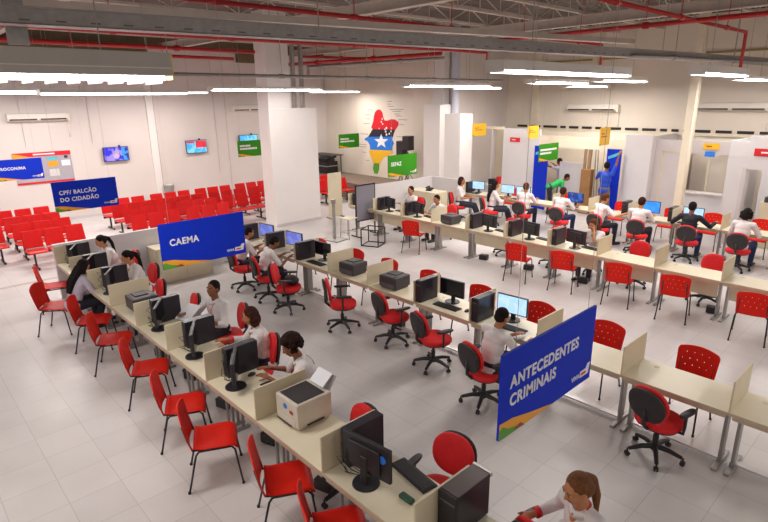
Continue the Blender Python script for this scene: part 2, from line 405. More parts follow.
# booths along the back
Y1 = 16.5
def wallp(name, lo, hi, m='booth'): return struct(MB().b2(lo, hi).build(name, m))
wallp('wall_booth_left_low', (-12.75, Y1, 0), (-11.45, Y1+.08, .62))
wallp('wall_booth_left_head', (-12.75, Y1, 2.62), (-11.45, Y1+.08, 2.72), 'column_cream')
wallp('wall_booth_panel', (-11.45, Y1, 0), (-10.0, Y1+.08, 2.68))
wallp('wall_booth_lintel', (-10.0, Y1, 2.12), (-7.12, Y1+.08, 2.47), 'column_cream')
wallp('wall_booth_divider', (-7.12, Y1, 0), (-6.35, Y1+.08, 2.62))
wallp('wall_booth_side', (-6.43, Y1+.08, 0), (-6.35, YB, 2.58), 'booth_grey')
wallp('wall_booth_recess', (-6.35, Y1+.30, 0), (-5.5, Y1+.36, 2.5), 'booth_grey')
wallp('wall_booth_recess_line', (-6.15, Y1+.285, 0), (-6.11, Y1+.30, 2.2), 'beige_part')
wallp('wall_booth_recess_head', (-6.15, Y1+.285, 2.16), (-5.5, Y1+.30, 2.2), 'beige_part')
wallp('wall_booth_sill', (-5.6, Y1+.4, 0), (-4.15, Y1+.46, 1.05))
wallp('wall_booth_right_head', (-5.6, Y1+.4, 2.15), (-3.9, Y1+.46, 2.5), 'booth_grey')
wallp('wall_booth_window_back', (-5.6, Y1+1.2, 0), (-4.12, Y1+1.25, 2.5), 'wall_b')  # full-height back wall showing through the booth window opening
wallp('window_1_mullion', (-4.95, Y1+.42, .85), (-4.92, Y1+.45, 2.15), 'beige_part')
wallp('window_1_sill', (-5.5, Y1+.25, 1.05), (-4.16, Y1+.55, 1.09), 'white_box')
wallp('wall_booth_front_right', (-4.15, 15.7, 0), (-3.75, 15.78, 2.62))
wallp('wall_booth_front_right_head', (-3.75, 15.7, 1.95), (2.0, 15.78, 2.75))
wallp('wall_booth_right_side', (-4.15, 15.78, 0), (-4.09, YB, 2.62))
wallp('wall_booth_right_inner', (-3.75, 17.4, 0), (2.0, 17.46, 2.4))
wallp('door_1_frame', (-3.80, 15.67, 0), (-3.72, 15.81, 2.0), 'booth_grey')
wallp('window_2_frame', (-11.95, Y1-.02, .62), (-11.9, Y1+.1, 2.62), 'booth_grey')
wallp('window_2_sill', (-12.75, Y1-.12, .60), (-11.45, Y1+.25, .64), 'white_box')
# small jog behind the left booth
wallp('wall_booth_left_back', (-12.75, Y1+1.4, 0), (-6.45, Y1+1.46, 2.55), 'column_cream')

# low partition behind the front-left desks, and the one by the long row
struct(MB().b2((-11.80, 2.22, 0), (-11.72, 6.05, 1.10)).build('wall_low_front', 'lowwall'))
struct(MB().b2((-12.32, 11.0, 0), (-12.24, 13.75, 1.2)).build('wall_low_rear', 'lowwall'))
struct(MB().b2((-12.24, 13.67, 0), (-11.15, 13.75, 1.2)).build('wall_low_rear_return', 'lowwall'))

# ------------------------------------------------------------ ROOF STEEL
def joist(x, z0, h, y0, y1, label):
    r = empty('roof_truss', (x, y0, z0), 0, label, 'roof truss', 'lattice roof trusses under the roof deck')
    L = y1-y0
    MB().b2((-.05, 0, -.02), (.05, L, .04)).build('bottom_chord', 'steel_white', r)
    MB().b2((-.05, 0, h-.04), (.05, L, h+.02)).build('top_chord', 'steel_white', r)
    w = MB(); n = int(L/.8); s = L/n
    for k in range(n):
        a = (0, k*s, .02 if k % 2 == 0 else h-.02); b = (0, (k+1)*s, h-.02 if k % 2 == 0 else .02); w.cyl(a, b, .018, n=6)
        w.cyl((0, (k+1)*s, 0), (0, (k+1)*s, h), .014, n=6)
    w.build('web', 'steel_white', r)
    return r
for i, x in enumerate((-18.2, -15.4, -12.6, -10.2, -8.6, -7.2, -5.8, -4.4, -3.0, -1.6)):
    joist(x, 5.66, .42, -1.0, YB, 'pale lattice roof truss, %s from the left wall' % ORD[i])
for i, (y, z) in enumerate(((3.0, 5.42), (8.2, 5.42), (13.6, 5.42))):
    r = empty('roof_beam', (0, y, z), 0, 'long pale steel roof beam, %s from the camera' % ORD[i], 'beam', 'pale steel roof beams')
    MB().b2((-20, -.09, -.02), (3, .09, .0)).b2((-20, -.09, .20), (3, .09, .22)).b2((-20, -.01, 0), (3, .01, .2)).build('web', 'steel_white', r)
# pale purlin just above cable tray
tag(MB().b2((-.08, 0, 0), (.08, 12.5, .09)).build('roof_purlin', 'steel_white'), 'pale steel purlin running above the big grey cable tray', 'beam')
PUR = [o for o in COL.objects if o.name == 'roof_purlin'][0]; PUR.location = (-8.1, 0, 4.76); PUR.rotation_euler = (0, 0, -.22)

# cable trays
def tray(p0, p1, w, h, label, perf=True):
    p0, p1 = Vector(p0), Vector(p1); d = p1-p0; L = d.length
    r = empty('cable_tray', p0, math.atan2(d.y, d.x)-PI/2, label, 'cable tray')
    b = MB(); b.b2((-w/2, 0, 0), (-w/2+.012, L, h)).b2((w/2-.012, 0, 0), (w/2, L, h)).b2((-w/2, 0, 0), (w/2, L, .012))
    b.b2((-w/2-.03, 0, h-.015), (-w/2, L, h)).b2((w/2, 0, h-.015), (w/2+.03, L, h)); b.build('channel', 'galv', r)
    if perf:
        for k in range(min(int(L/.3), 60)): MB().b2((w/2, .1+k*.3, .03), (w/2+.002, .19+k*.3, .045)).build('slot', 'galv_dark', r)
    for k in range(max(2, int(L/4))):
        MB().cyl((0, .8+k*4, h), (0, .8+k*4, 6.1-p0.z), .008, n=6).build('hanger_rod', 'wire', r)
    return r
tray((-6.62, -0.3, 4.43), (-4.02, 17.7, 4.43), .24, .155, 'wide grey perforated cable tray crossing the whole hall overhead')
def pipe(name, pts, r, m, label, cat='pipe', group=None, hang=True):
    o = empty(name, pts[0], 0, label, cat, group); P0 = Vector(pts[0])
    MB().tube([Vector(p)-P0 for p in pts], r, 10).build('pipe_run', m, o, smooth=True)
    for a, b in zip(pts[:-1], pts[1:]):
        a, b = Vector(a)-P0, Vector(b)-P0; L = (b-a).length
        for k in range(int(L/2.4)):
            p = a.lerp(b, (k+.6)/(L/2.4)); d = (b-a).normalized()
            f = MB().cyl(p-d*.05, p+d*.05, r*1.45, n=10)
            if hang and abs(d.z) < .5: f.cyl(p, p+Vector((0, 0, 6.09-P0.z-p.z)), .008, n=6)
            f.build('coupling', m, o, auto=40)
    return o
G = 'red sprinkler pipes'
pipe('sprinkler_pipe', [(-7.45, 0, 5.0), (-7.2, 14.6, 5.0), (-7.2, 14.6, 4.5)], .034, 'red_pipe', 'long red pipe above the grey cable tray, dropping at its right end', group=G)
pipe('sprinkler_pipe', [(-3.95, 2, 5.0), (-3.85, 14.3, 5.0), (-3.85, 14.3, 4.25)], .034, 'red_pipe', 'red pipe at top right that drops down beside the right cable tray', group=G)
pipe('sprinkler_pipe', [(-8.6, 11.35, 5.0), (3.0, 11.3, 5.0)], .045, 'red_pipe', 'thick red main pipe rising to the upper right corner', group=G)
pipe('sprinkler_pipe', [(-11.8, 0, 5.0), (-11.3, 8, 5.0), (-10.6, 12.6, 5.0), (-10.6, 14.2, 5.0), (-10.6, 14.2, 4.5)], .040, 'red_pipe', 'upper red pipe running behind the cable tray on the left', group=G)
pipe('sprinkler_pipe', [(-14.5, 0, 5.0), (-14.2, 8.4, 5.0)], .05, 'red_pipe', 'lower of the two red pipes at far left reaching the white pillar', group=G)
pipe('sprinkler_pipe', [(-16.9, 5.5, 5.0), (-16.9, 9.2, 5.0)], .05, 'red_pipe', 'short red pipe left of the white pillar top', group=G)
pipe('sprinkler_pipe', [(-16.5, 11.0, 4.86), (-10.3, 11.8, 4.86)], .055, 'red_pipe', 'red pipe slanting right from behind the white pillar', group=G)
pipe('sprinkler_pipe', [(-14.9, 10.4, 5.0), (-14.3, 13.3, 5.0)], .04, 'red_pipe', 'thin red pipe just right of the white pillar top', group=G)
pipe('conduit_pipe', [(-15.6, 11.2, 4.5), (-15.6, 11.2, 4.75), (-10.3, 11.9, 4.75)], .05, 'galv', 'grey pipe slanting right below the red one near the pillar')
pipe('conduit_pipe', [(-10.4, .5, 4.2), (-10.3, 14.6, 4.2)], .035, 'galv', 'long thin grey conduit just above the hanging lights')
pipe('conduit_pipe', [(-4.8, 11.0, 4.45), (-3.6, 17.8, 4.45)], .04, 'galv', 'grey conduit above the lights at right')
# dark vertical hanger at upper left
tag(MB().b2((-6.95, 1.27, 4.30), (-6.91, 1.46, 6.1)).build('tray_hanger_plate', 'galv'), 'dark grey steel plate hanging at the upper left corner', 'bracket')
# dark boxes stand in for the dark openings at the left wall top
for i, (y0, y1) in enumerate(((1.0, 7.6), (11.0, 12.6))):
    tag(MB().b2((XW+.0, y0, 5.1 if i else 5.0), (XW+.25, y1, 5.42)).build('wall_top_dark_strip', 'olive'), ('long dark olive strip standing in for an opening at the left wall top', 'short dark strip standing in for an opening right of the white pillar top')[i], 'wall opening')

# ------------------------------------------------------------ HANGING FLUORESCENTS
def fixture(x, y0, y1, z, w=.30, h=.10, louver=False, label='', drift=0, big=False, pw=1.0):
    L = y1-y0; r = empty('fluorescent_light', (x, y0, z), -drift, label, 'ceiling light', 'hanging fluorescent lights')
    b = MB(); b.b2((-w/2, 0, .035), (w/2, L, h)); b.build('housing', 'fixture_top' if big else 'fixture', r, bevel=.004)
    if big: MB().b2((-w/2-.004, 0, h*.42), (w/2+.004, L, h*.46)).build('housing_lip', 'fixture', r)
    for sx in (-1, 1):
        MB().cyl((sx*w*.30, .04, .018), (sx*w*.30, L-.04, .018), .019, n=10).build('tube', 'tube', r, smooth=True)
    for yy in (-.012, L): MB().b2((-w/2, yy, 0), (w/2, yy+.012, h)).build('end_cap', 'yellowed' if big else 'fixture', r)
    if louver:
        for k in range(int(L/.16)):
            MB().b2((-w/2+.012, .1+k*.16, -.03), (w/2-.012, .104+k*.16, .03)).build('louver_fin', 'fixture', r)
    for yy in (.25*L, .75*L): MB().cyl((0, yy, h), (0, yy, 6.08-z), .005, n=6).build('hanger_wire', 'wire', r)
    ld = bpy.data.lights.new('lamp_glow', 'AREA'); ld.shape = 'RECTANGLE'; ld.size = w*.8; ld.size_y = L*.95
    ld.energy = LAMP_W*L/2.2*pw; ld.color = (1.0, .93, .87)
    lo = bpy.data.objects.new('lamp_glow', ld); COL.objects.link(lo); lo.parent = r; lo.location = (0, L/2, -.006 if not louver else -.04)
    return r
FX = [  # x, y0, y1, z, power, label
    (-5.05, .10, 2.05, 3.90, 1, 'nearest big hanging light with louvre fins, top left'),
    (-12.1, 2.55, 5.35, 3.86, 1, 'long thin hanging light below the nearest big one'),
    (-14.6, 1.6, 3.9, 3.94, 1, 'hanging light strip at the left edge above the air conditioner'),
    (-12.9, 6.35, 9.6, 3.95, .35, 'hanging light strip in front of the white pillar'),
    (-15.6, 11.2, 13.3, 3.94, 1, 'short light strip right of the white pillar'),
    (-9.2, 9.3, 12.4, 3.97, 1, 'hanging light strip in the middle above the mural'),
    (-4.45, 6.15, 9.9, 4.03, .8, 'bright long hanging light at right of the middle'),
    (-7.0, 11.0, 13.4, 4.0, 1.2, 'light strip right behind the bright long one'),
    (-5.9, 11.9, 14.2, 4.02, .5, 'light strip above the back row of desks'),
    (-3.5, 10.6, 13.1, 4.05, .7, 'hanging light at the upper right above the booths'),
    (-3.9, 14.4, 16.8, 4.02, .7, 'farthest light strip at right near the cream column'),
    (-11.0, 13.2, 15.4, 3.97, .9, 'far light strip in front of the jog wall'),
    (-8.3, 15.0, 17.2, 3.97, 1.7, 'far light strip before the back wall air conditioner'),
    (-2.3, 15.0, 17.4, 4.02, 1.0, 'light strip added at the right edge to brighten the booth doorway'),  # extra strip added to brighten the booth interiors
    (-17.6, 2.0, 4.8, 3.95, 1.6, 'far left light strip added close to the left wall'),  # this strip and the next added to brighten the left wall
    (-17.8, 6.2, 8.6, 3.95, 1.6, 'light strip added close to the left wall televisions'),
    (-17.2, 12.6, 14.6, 3.96, 1.2, 'light strip by the stage corner'),
]
for i, (x, y0, y1, z, pw, lb) in enumerate(FX):
    big = i == 0
    fixture(x, y0, y1, z, w=.42 if big else .30, h=.22 if big else (.16 if i in (6, 9) else .10), louver=big, label=lb, big=big, pw=pw)
# hall lights outside the frame, same fixtures of the same grid
for i, (x, y) in enumerate(((1.5, 6.5), (1.6, 12.5), (3.6, 2.5), (-8.5, -3.0), (-13, -3.2), (-3.5, -3.2), (-17.5, -2.0))):
    fixture(x, y, y+2.2, 4.05, label='hanging fluorescent light beyond the edge of the picture')

# ------------------------------------------------------------ FURNITURE PROTOTYPES
DS = 1.07
def make_desk(s=DS, modesty=False, rail=False, end=False, dep=.60, part=True, thin=False):
    r = empty('service_desk', (0, 0, 0), 0, 'beige service desk', 'desk')
    MB().b2((0, 0, .715), (s, dep, .74)).build('tabletop', 'beige', r, bevel=.003)
    MB().b2((0, -.003, .712), (s, .0, .742)).build('edge_band', 'beige_edge', r)
    MB().b2((.03, .015, .665), (s-.03, .035, .715)).build('front_rail', 'beige_edge', r)
    MB().b2((.03, dep-.035, .665), (s-.03, dep-.015, .715)).build('rear_rail', 'beige_edge', r)
    if part: MB().b2((-.009, 0, .74), (.009, dep, 1.08)).build('partition', 'beige_part', r, bevel=.003)
    if end: MB().b2((s-.009, 0, .60), (s+.009, dep, 1.08)).build('partition', 'beige_part', r, bevel=.003)
    for x in (.06, s-.06):
        l = MB()
        if thin: l.b2((x-.014, dep/2-.075, .03), (x+.014, dep/2-.045, .70)).b2((x-.014, dep/2+.045, .03), (x+.014, dep/2+.075, .70))
        else: l.b2((x-.016, dep/2-.065, .03), (x+.016, dep/2+.055, .70))
        l.b2((x-.026, .07 if not thin else .16, .0), (x+.026, dep-.07 if not thin else dep-.16, .03)).b2((x-.018, .10, .69), (x+.018, dep-.10, .715))
        l.build('leg', 'leg', r, bevel=.006)
    if modesty: MB().b2((.09, .26, .36), (s-.09, .276, .70)).build('modesty_panel', 'beige_part', r)
    if rail: MB().b2((.03, dep/2-.04, .04), (s-.03, dep/2+.04, .06)).build('foot_rail', 'chrome', r)
    g = MB(); g.cyl((.2, dep-.12, .740), (.2, dep-.12, .744), .03, n=16); g.build('cable_grommet', 'beige_part', r)
    return r

def make_visitor_chair(perf=True):
    """red plastic shell chair on black tube frame, faces +Y"""
    r = empty('visitor_chair', (0, 0, 0), 0, 'red plastic visitor chair', 'chair')
    # seat : curved pan
    nx, ny = 12, 12; b = MB(); vs = []; fs = []
    for j in range(ny+1):
        for i in range(nx+1):
            u = i/nx*2-1; v = j/ny; w = .225*(1-.10*(1-v)) * (1 - .10*max(0, v-.75)*4*abs(u)**3)
            z = .455 - .022*(1-u*u)*math.sin(PI*min(1, v*1.1)) - (.05*((v-.82)/.18)**2 if v > .82 else 0) + (.02*((.12-v)/.12) if v < .12 else 0)
            vs.append((u*w, -.19+v*.42, z))
    for j in range(ny):
        for i in range(nx): a = j*(nx+1)+i; fs.append((a, a+1, a+nx+2, a+nx+1))
    b.add(vs, fs); s = b.build('seat', 'red_plastic', r, smooth=True)
    so = s.modifiers.new('solid', 'SOLIDIFY'); so.thickness = .012; so.offset = 0
    # back with small staggered perforations
    nx, ny = 45, 30; b = MB(); vs = []; fs = []
    for j in range(ny+1):
        for i in range(nx+1):
            u = i/nx*2-1; v = j/ny; w = .212 + .022*v - .05*max(0, (v-.8)/.2)**2*0 ; arch = .035*(1-u*u)*v
            k = 1-.10*max(0, (v-.85)/.15)**2
            vs.append((u*w*k, -.20 - .09*v - .035*(1-u*u) + .02*v*v, .462 + .36*v + arch))
    for j in range(ny):
        for i in range(nx):
            if perf and 3 < i < nx-3 and 8 < j < ny-2 and (j-11) % 6 == 0 and i % 8 == (3 if ((j-11)//6) % 2 == 0 else 7): continue
            a = j*(nx+1)+i; fs.append((a, a+1, a+nx+2, a+nx+1))
    b.add(vs, fs); s = b.build('backrest', 'red_plastic', r, smooth=True)
    so = s.modifiers.new('solid', 'SOLIDIFY'); so.thickness = .012; so.offset = 0
    for sx in (-1, 1):
        MB().tube([(sx*.20, .17, .43), (sx*.215, .20, .40), (sx*.235, .25, .0)], .0105).build('leg', 'black_metal', r, smooth=True)
        MB().tube([(sx*.20, -.14, .43), (sx*.215, -.17, .40), (sx*.235, -.27, .0)], .0105).build('leg', 'black_metal', r, smooth=True)
        MB().tube([(sx*.18, -.10, .428), (sx*.19, -.20, .45), (sx*.185, -.235, .56), (sx*.18, -.27, .72)], .010).build('back_support', 'black_metal', r, smooth=True)
        for yy in (.25, -.27): MB().cyl((sx*.235, yy, 0), (sx*.235, yy, .02), .015).build('foot_cap', 'black', r)
    MB().tube([(-.20, .17, .43), (-.20, -.14, .43)], .0105).tube([(.20, .17, .43), (.20, -.14, .43)], .0105).tube([(-.20, .10, .43), (.20, .10, .43)], .0105).tube([(-.20, -.1, .43), (.20, -.1, .43)], .0105).build('seat_frame', 'black_metal', r, smooth=True)
    return r

def pad(cx, cy, cz, rx, ry, th, m='xy', n=28, pw=2.6):
    """rounded cushion: superellipse outline, domed"""
    b = MB(); rings = [(-.5, .86), (-.5, .94), (-.25, 1.0), (.2, 1.0), (.42, .93), (.5, .72), (.54, .3)]
    vs = []; fs = []
    for t, s in rings:
        for k in range(n):
            a = 2*PI*k/n; c_, s_ = math.cos(a), math.sin(a)
            x = rx*s*math.copysign(abs(c_)**(2/pw), c_); y = ry*s*math.copysign(abs(s_)**(2/pw), s_)
            vs.append((cx+x, cy+y, cz+t*th))
    for j in range(len(rings)-1):
        for k in range(n): fs.append((j*n+k, j*n+(k+1) % n, (j+1)*n+(k+1) % n, (j+1)*n+k))
    fs += [tuple(range(n-1, -1, -1)), tuple(range((len(rings)-1)*n, len(rings)*n))]
    return vs, fs
def make_office_chair(arms=True):
    r = empty('office_chair', (0, 0, 0), 0, 'red and black office chair', 'office chair')
    vs, fs = pad(0, .02, .445, .235, .225, .075); MB().add(vs, fs).build('seat', 'red_fabric', r, smooth=True)
    vs, fs = pad(0, .02, .40, .215, .205, .03); MB().add(vs, fs).build('seat_shell', 'black', r, smooth=True)
    tilt = Matrix.Translation((0, -.235, .705)) @ Matrix.Rotation(R(-80), 4, 'X')
    def back(th, off, k):
        vs, fs = pad(0, 0, 0, .205*k, .19*k, th, pw=2.3); o = []
        for v in vs:
            x, y, z = v; o.append((x, y, z + off + .35*x*x))
        return o, fs
    vs, fs = back(.05, .02, 1.0); bb = MB().add(vs, fs, tilt).build('backrest', 'red_fabric', r, smooth=True)
    vs, fs = back(.035, -.02, .985); vs = [(x, y, -.04-(z+.02)+.7*x*x) for x, y, z in vs]
    MB().add(vs, fs, tilt).build('back_shell', 'grey_shell', bb, smooth=True)
    MB().tube([(0, -.02, .40), (0, -.20, .41), (0, -.27, .48), (0, -.275, .66)], .022).build('back_bracket', 'black', r, smooth=True)
    MB().cyl((0, 0, .10), (0, 0, .26), .03).cyl((0, 0, .24), (0, 0, .41), .018).b2((-.08, -.08, .37), (.08, .08, .395)).build('gas_column', 'black', r, auto=40)
    MB().tube([(.08, .02, .40), (.20, .04, .39), (.25, .04, .40)], .006).build('lever', 'black', r, smooth=True)
    b = MB()
    for k in range(5):
        a = 2*PI*k/5+.35; p = Vector((math.cos(a), math.sin(a), 0))
        b.tube([p*.02+Vector((0, 0, .125)), p*.14+Vector((0, 0, .118)), p*.27+Vector((0, 0, .085))], [.032, .026, .020], 8)
    b.cyl((0, 0, .085), (0, 0, .15), .042); b.build('star_base', 'black', r, auto=50)
    for k in range(5):
        a = 2*PI*k/5+.35; p = Vector((math.cos(a), math.sin(a), 0))*.28; t = Vector((-math.sin(a), math.cos(a), 0))
        c = MB(); c.cyl(p+t*-.022+Vector((0, 0, .027)), p+t*-.006+Vector((0, 0, .027)), .027).cyl(p+t*.006+Vector((0, 0, .027)), p+t*.022+Vector((0, 0, .027)), .027)
        c.cyl(p+Vector((0, 0, .03)), p+Vector((0, 0, .09)), .010); c.build('caster', 'black', r, auto=40)
    if arms:
        for sx in (-1, 1):
            a = MB(); a.tube([(sx*.17, .0, .41), (sx*.27, .0, .42), (sx*.275, .0, .50), (sx*.275, 0, .645)], .016)
            ar = a.build('armrest', 'black', r, smooth=True)
            vs, fs = pad(sx*.275, .02, .655, .038, .13, .03); MB().add(vs, fs).build('arm_pad', 'black', ar, smooth=True)
    return r

def make_monitor(screen='off_screen', w=.47, h=.28, logo=False):
    r = empty('computer_monitor', (0, 0, 0), 0, 'black monitor', 'monitor')   # screen faces +Y
    MB().b2((-w/2, -.022, .10), (w/2, .012, .10+h)).b2((-w*.32, -.045, .145), (w*.32, -.02, .055+h)).build('casing', 'monitor', r, bevel=.006)
    MB().b2((-w/2+.014, .0122, .117), (w/2-.014, .014, .087+h)).build('screen', screen, r)
    MB().cyl((0, -.02, 0), (0, -.02, .012), .115, .11, 28).build('stand_base', 'black', r, auto=40)
    MB().b2((-.035, -.055, .01), (.035, -.03, .26)).build('stand_neck', 'black', r, bevel=.008)
    if logo: MB().cyl((.18, -.0225, .30), (.18, -.030, .30), .034, n=20).build('logo_sticker', 'blue_print', r)
    return r
def make_tower(w=.105, rear=False, top='tower'):
    r = empty('computer_tower', (0, 0, 0), 0, 'black computer tower', 'computer')   # wide side faces +-X
    MB().b2((.0, .02, .0), (w, .39, .345)).build('case', 'tower', r, bevel=.004)
    MB().b2((.004, .025, .345), (w-.004, .38, .348)).build('case_lid', top, r)
    a, b = (0, .02) if not rear else (.39, .41); e = -1 if not rear else 1; f = a if not rear else b
    MB().b2((.0, a, 0), (w, b, .345)).build('front_panel', 'black', r, bevel=.006)
    MB().b2((.015, f, .27), (w-.015, f+e*.002, .285)).build('drive_bay', 'printer_mid', r)
    if rear:
        MB().b2((.008, .018, .02), (w-.008, .021, .31)).build('rear_panel', 'grey_shell', r)
        MB().b2((.015, .012, .20), (w*.5, .019, .29)).build('port_block', 'printer_mid', r)
        MB().cyl((w*.5, .02, .13), (w*.5, .012, .13), w*.36, n=18).build('fan_grille', 'black', r)
    else:
        MB().b2((.0, .39, .315), (w, .415, .352)).build('rear_trim', 'silver', r)
    return r
def make_keyboard():
    r = empty('keyboard', (0, 0, 0), 0, 'black keyboard', 'keyboard')
    MB().b2((-.22, -.075, 0), (.22, .075, .018)).build('keyboard_body', 'black', r, bevel=.004)
    k = MB()
    for j in range(5):
        for i in range(20): k.b2((-.21+i*.021, -.06+j*.024, .018), (-.194+i*.021, -.041+j*.024, .024))
    k.build('key_rows', 'keys', r)
    return r
def make_mouse():
    r = empty('computer_mouse', (0, 0, 0), 0, 'black mouse', 'mouse')
    MB().ell((0, 0, .008), (.030, .052, .026)).build('mouse_body', 'black', r, smooth=True)
    MB().ell((0, .025, .03), (.004, .012, .006)).build('scroll_wheel', 'silver', r, smooth=True)
    return r
def make_printer(white=False):
    r = empty('laser_printer', (0, 0, 0), 0, 'laser printer', 'printer')   # front faces -Y
    a, bcol, h, w, d = ('printer_white', 'grey_shell', .28, .37, .40) if white else ('printer_dark', 'printer_mid', .215, .37, .36)
    MB().b2((-w/2, -d/2, .03), (w/2, d/2, h)).b2((-w/2+.02, -d/2+.02, 0), (w/2-.02, d/2-.02, .04)).build('printer_body', a, r, bevel=.014, seg=3)
    MB().prism([(-d/2+.03, h+.004), (d/2-.06, h+.004), (d/2-.06, h+.0), (-.05, h-.0), (-d/2+.03, h+.0)], (-w/2+.03, 0, 0), (0, 1, 0), (0, 0, 1), (1, 0, 0), w-.06).build('output_tray', bcol, r)
    if not white:
        MB().b2((-w*.30, -.06, h), (w*.22, d/2-.04, h+.02)).b2((w*.25, -d/2+.04, h), (w*.42, -d/2+.12, h+.008)).build('lid', a, r, bevel=.006)
    MB().b2((-w/2+.04, -d/2-.006, .03), (w/2-.04, -d/2, .10)).build('paper_drawer', bcol if not white else a, r, bevel=.003)
    if white:
        MB().b2((w/2, -.10, .03), (w/2+.004, .10, .05)).build('handle_slot', 'grey_shell', r); MB().b2((-w/2+.03, -d/2-.012, .02), (w/2-.1, -d/2-.006, .035)).build('drawer_slot', 'grey_shell', r)
        MB().cyl((-.02, -d/2-.0, .20), (-.02, -d/2-.004, .20), .028, n=20).build('logo_sticker', 'blue_print', r)
        MB().box((.08, -d/2-.003, .17), (.05, .004, .035)).build('label_sticker', 'darkred_print', r)
        MB().box((.0, d/2+.045, .30), (.26, .012, .20), rx=R(-35)).build('paper_support', 'silver', r)
        pp = MB().box((.0, d/2+.015, .355), (.215, .006, .16), rx=R(-50)).build('paper_stack', 'paper', r)
    return r
def make_bench(n=3, s=.46):
    """beam seating, faces +X, seats spread along -Y from the origin end"""
    r = empty('waiting_bench', (0, 0, 0), 0, 'red waiting bench', 'bench')
    for k in range(n):
        y0, y1 = -s*k-.025, -s*(k+1)+.025; yc = (y0+y1)/2; w = y0-y1
        vs = []; fs = []; nx, ny = 8, 8; b = MB()
        for j in range(ny+1):
            for i in range(nx+1):
                v = j/ny; u = i/nx*2-1
                vs.append((.05+.40*v, yc+u*w/2, .43-.018*math.sin(PI*v)*(1-u*u*.6) + .02*v - (.04*((v-.85)/.15)**2 if v > .85 else 0)))
        for j in range(ny):
            for i in range(nx): a = j*(nx+1)+i; fs.append((a, a+1, a+nx+2, a+nx+1))
        o = b.add(vs, fs).build('seat', 'seat_lit', r, smooth=True); sm = o.modifiers.new('solid', 'SOLIDIFY'); sm.thickness = .03
        vs = []; fs = []; nx, ny = 17, 16; b = MB()
        for j in range(ny+1):
            for i in range(nx+1):
                v = j/ny; u = i/nx*2-1
                vs.append((.03-.11*v-.015*(1-u*u), yc+u*w/2*(1-.05*v), .45+.40*v))
        for j in range(ny):
            for i in range(nx):
                a = j*(nx+1)+i; fs.append((a, a+1, a+nx+2, a+nx+1))
        o = b.add(vs, fs).build('backrest', 'red_steel', r, smooth=True); sm = o.modifiers.new('solid', 'SOLIDIFY'); sm.thickness = .014
    MB().b2((.16, -s*n, .34), (.22, 0, .40)).build('beam', 'black_metal', r)
    for y in (-.18, -s*n+.18):
        MB().b2((.165, y-.02, .03), (.215, y+.02, .36)).b2((-.08, y-.025, .02), (.46, y+.025, .045)).cyl((-.06, y, 0), (-.06, y, .03), .02).cyl((.44, y, 0), (.44, y, .03), .02).build('leg', 'black_metal', r, bevel=.004)
    MB().b2((.19, -.17-.0, .40), (.215, -.19, .42)).build('bracket', 'chrome', r)
    return r

# ------------------------------------------------------------ PLACE DESKS
XA, YA, SA = -11.6865, 2.2209, 1.0636
XB, YBr, SB = -8.5956, 5.6227, 1.0688
XC, YC, S_C = -12.1626, 9.929, 1.0812
XD, YD, SD = -3.60, 13.92, 1.07
protoA = make_desk(SA, thin=True); protoB = make_desk(SB, rail=True); protoC = make_desk(S_C, modesty=True); protoD = make_desk(SD)
rowA = {0: 'at the far end below the seated woman with long hair', 9: 'nearest the camera with a tower on it', 8: 'with an empty monitor and the green case', 7: 'carrying the big off-white printer', 3: 'carrying a black printer'}
def place(proto, used, *a, **k):
    if not used:
        used.append(1); o = proto
        o.location = k['loc']; o.rotation_euler = (0, 0, k.get('rz', 0) or 0)
        if k.get('label'): o['label'] = k['label']
        if k.get('group'): o['group'] = k['group']
        return o
    return copy_tree(proto, **k)
uA, uB, uC, uD = [], [], [], []
for k in range(10):
    place(protoA, uA, loc=(XA+k*SA, YA, 0), label='cream desk of the left-hand row, %s from its far end' % ORD[k], group='desks of the left-hand row')
for k in range(-3, 9):
    d = place(protoB, uB, loc=(XB+k*SB, YBr, 0), label='cream desk in the middle row, %s from its far end' % ORD[k+3], group='desks of the middle row')
for k in range(0, 11):
    place(protoC, uC, loc=(XC+k*S_C, YC, 0), label='cream desk with front panel in the long row, %s from its left end' % ORD[k], group='desks of the long row')
for k in range(-7, 3):
    place(protoD, uD, loc=(XD+k*SD, YD, 0), label='cream desk in the rearmost row before the booths, %s from its left end' % ORD[k+7], group='desks of the rearmost row')

# cabinets
def cabinet(name, lo, hi, label):
    c = empty(name, ((lo[0]+hi[0])/2, (lo[1]+hi[1])/2, 0), 0, label, 'cabinet')
    dx, dy, h = (hi[0]-lo[0])/2, (hi[1]-lo[1])/2, hi[2]
    MB().b2((-dx, -dy, 0), (dx, dy, h-.02)).build('cabinet_body', 'beige_part', c, bevel=.003)
    MB().b2((-dx-.01, -dy-.01, h-.02), (dx+.01, dy+.01, h)).build('cabinet_top', 'beige', c, bevel=.003)
    for s in (-1, 1):
        d = MB().b2((dx, min(0, s*dy)+.01, .04), (dx+.016, max(0, s*dy)-.01, h-.04)).build('door', 'beige_part', c, bevel=.002)
        MB().b2((dx+.016, -s*-.03-.008, h*.5), (dx+.03, -s*-.03+.008, h*.5+.10)).build('handle', 'silver', d)
    return c
cabinet('storage_cabinet', (-11.66, 3.95), (-11.2, 5.15, .76), 'low cream cabinet against the low partition below the first blue banner') if False else None
cabinet('storage_cabinet', (-11.66, 3.95, 0), (-11.2, 5.15, .76), 'low cream cabinet on the floor behind the blue banner at centre left')
cabinet('storage_cabinet', (-12.0, 12.3, 0), (-10.9, 12.85, .95), 'low cream cabinet with a telephone, behind the long row')
cabinet('storage_cabinet', (-3.35, 15.9, 0), (-2.5, 16.35, 1.15), 'tall cream cabinet at the right edge inside the booth doorway')

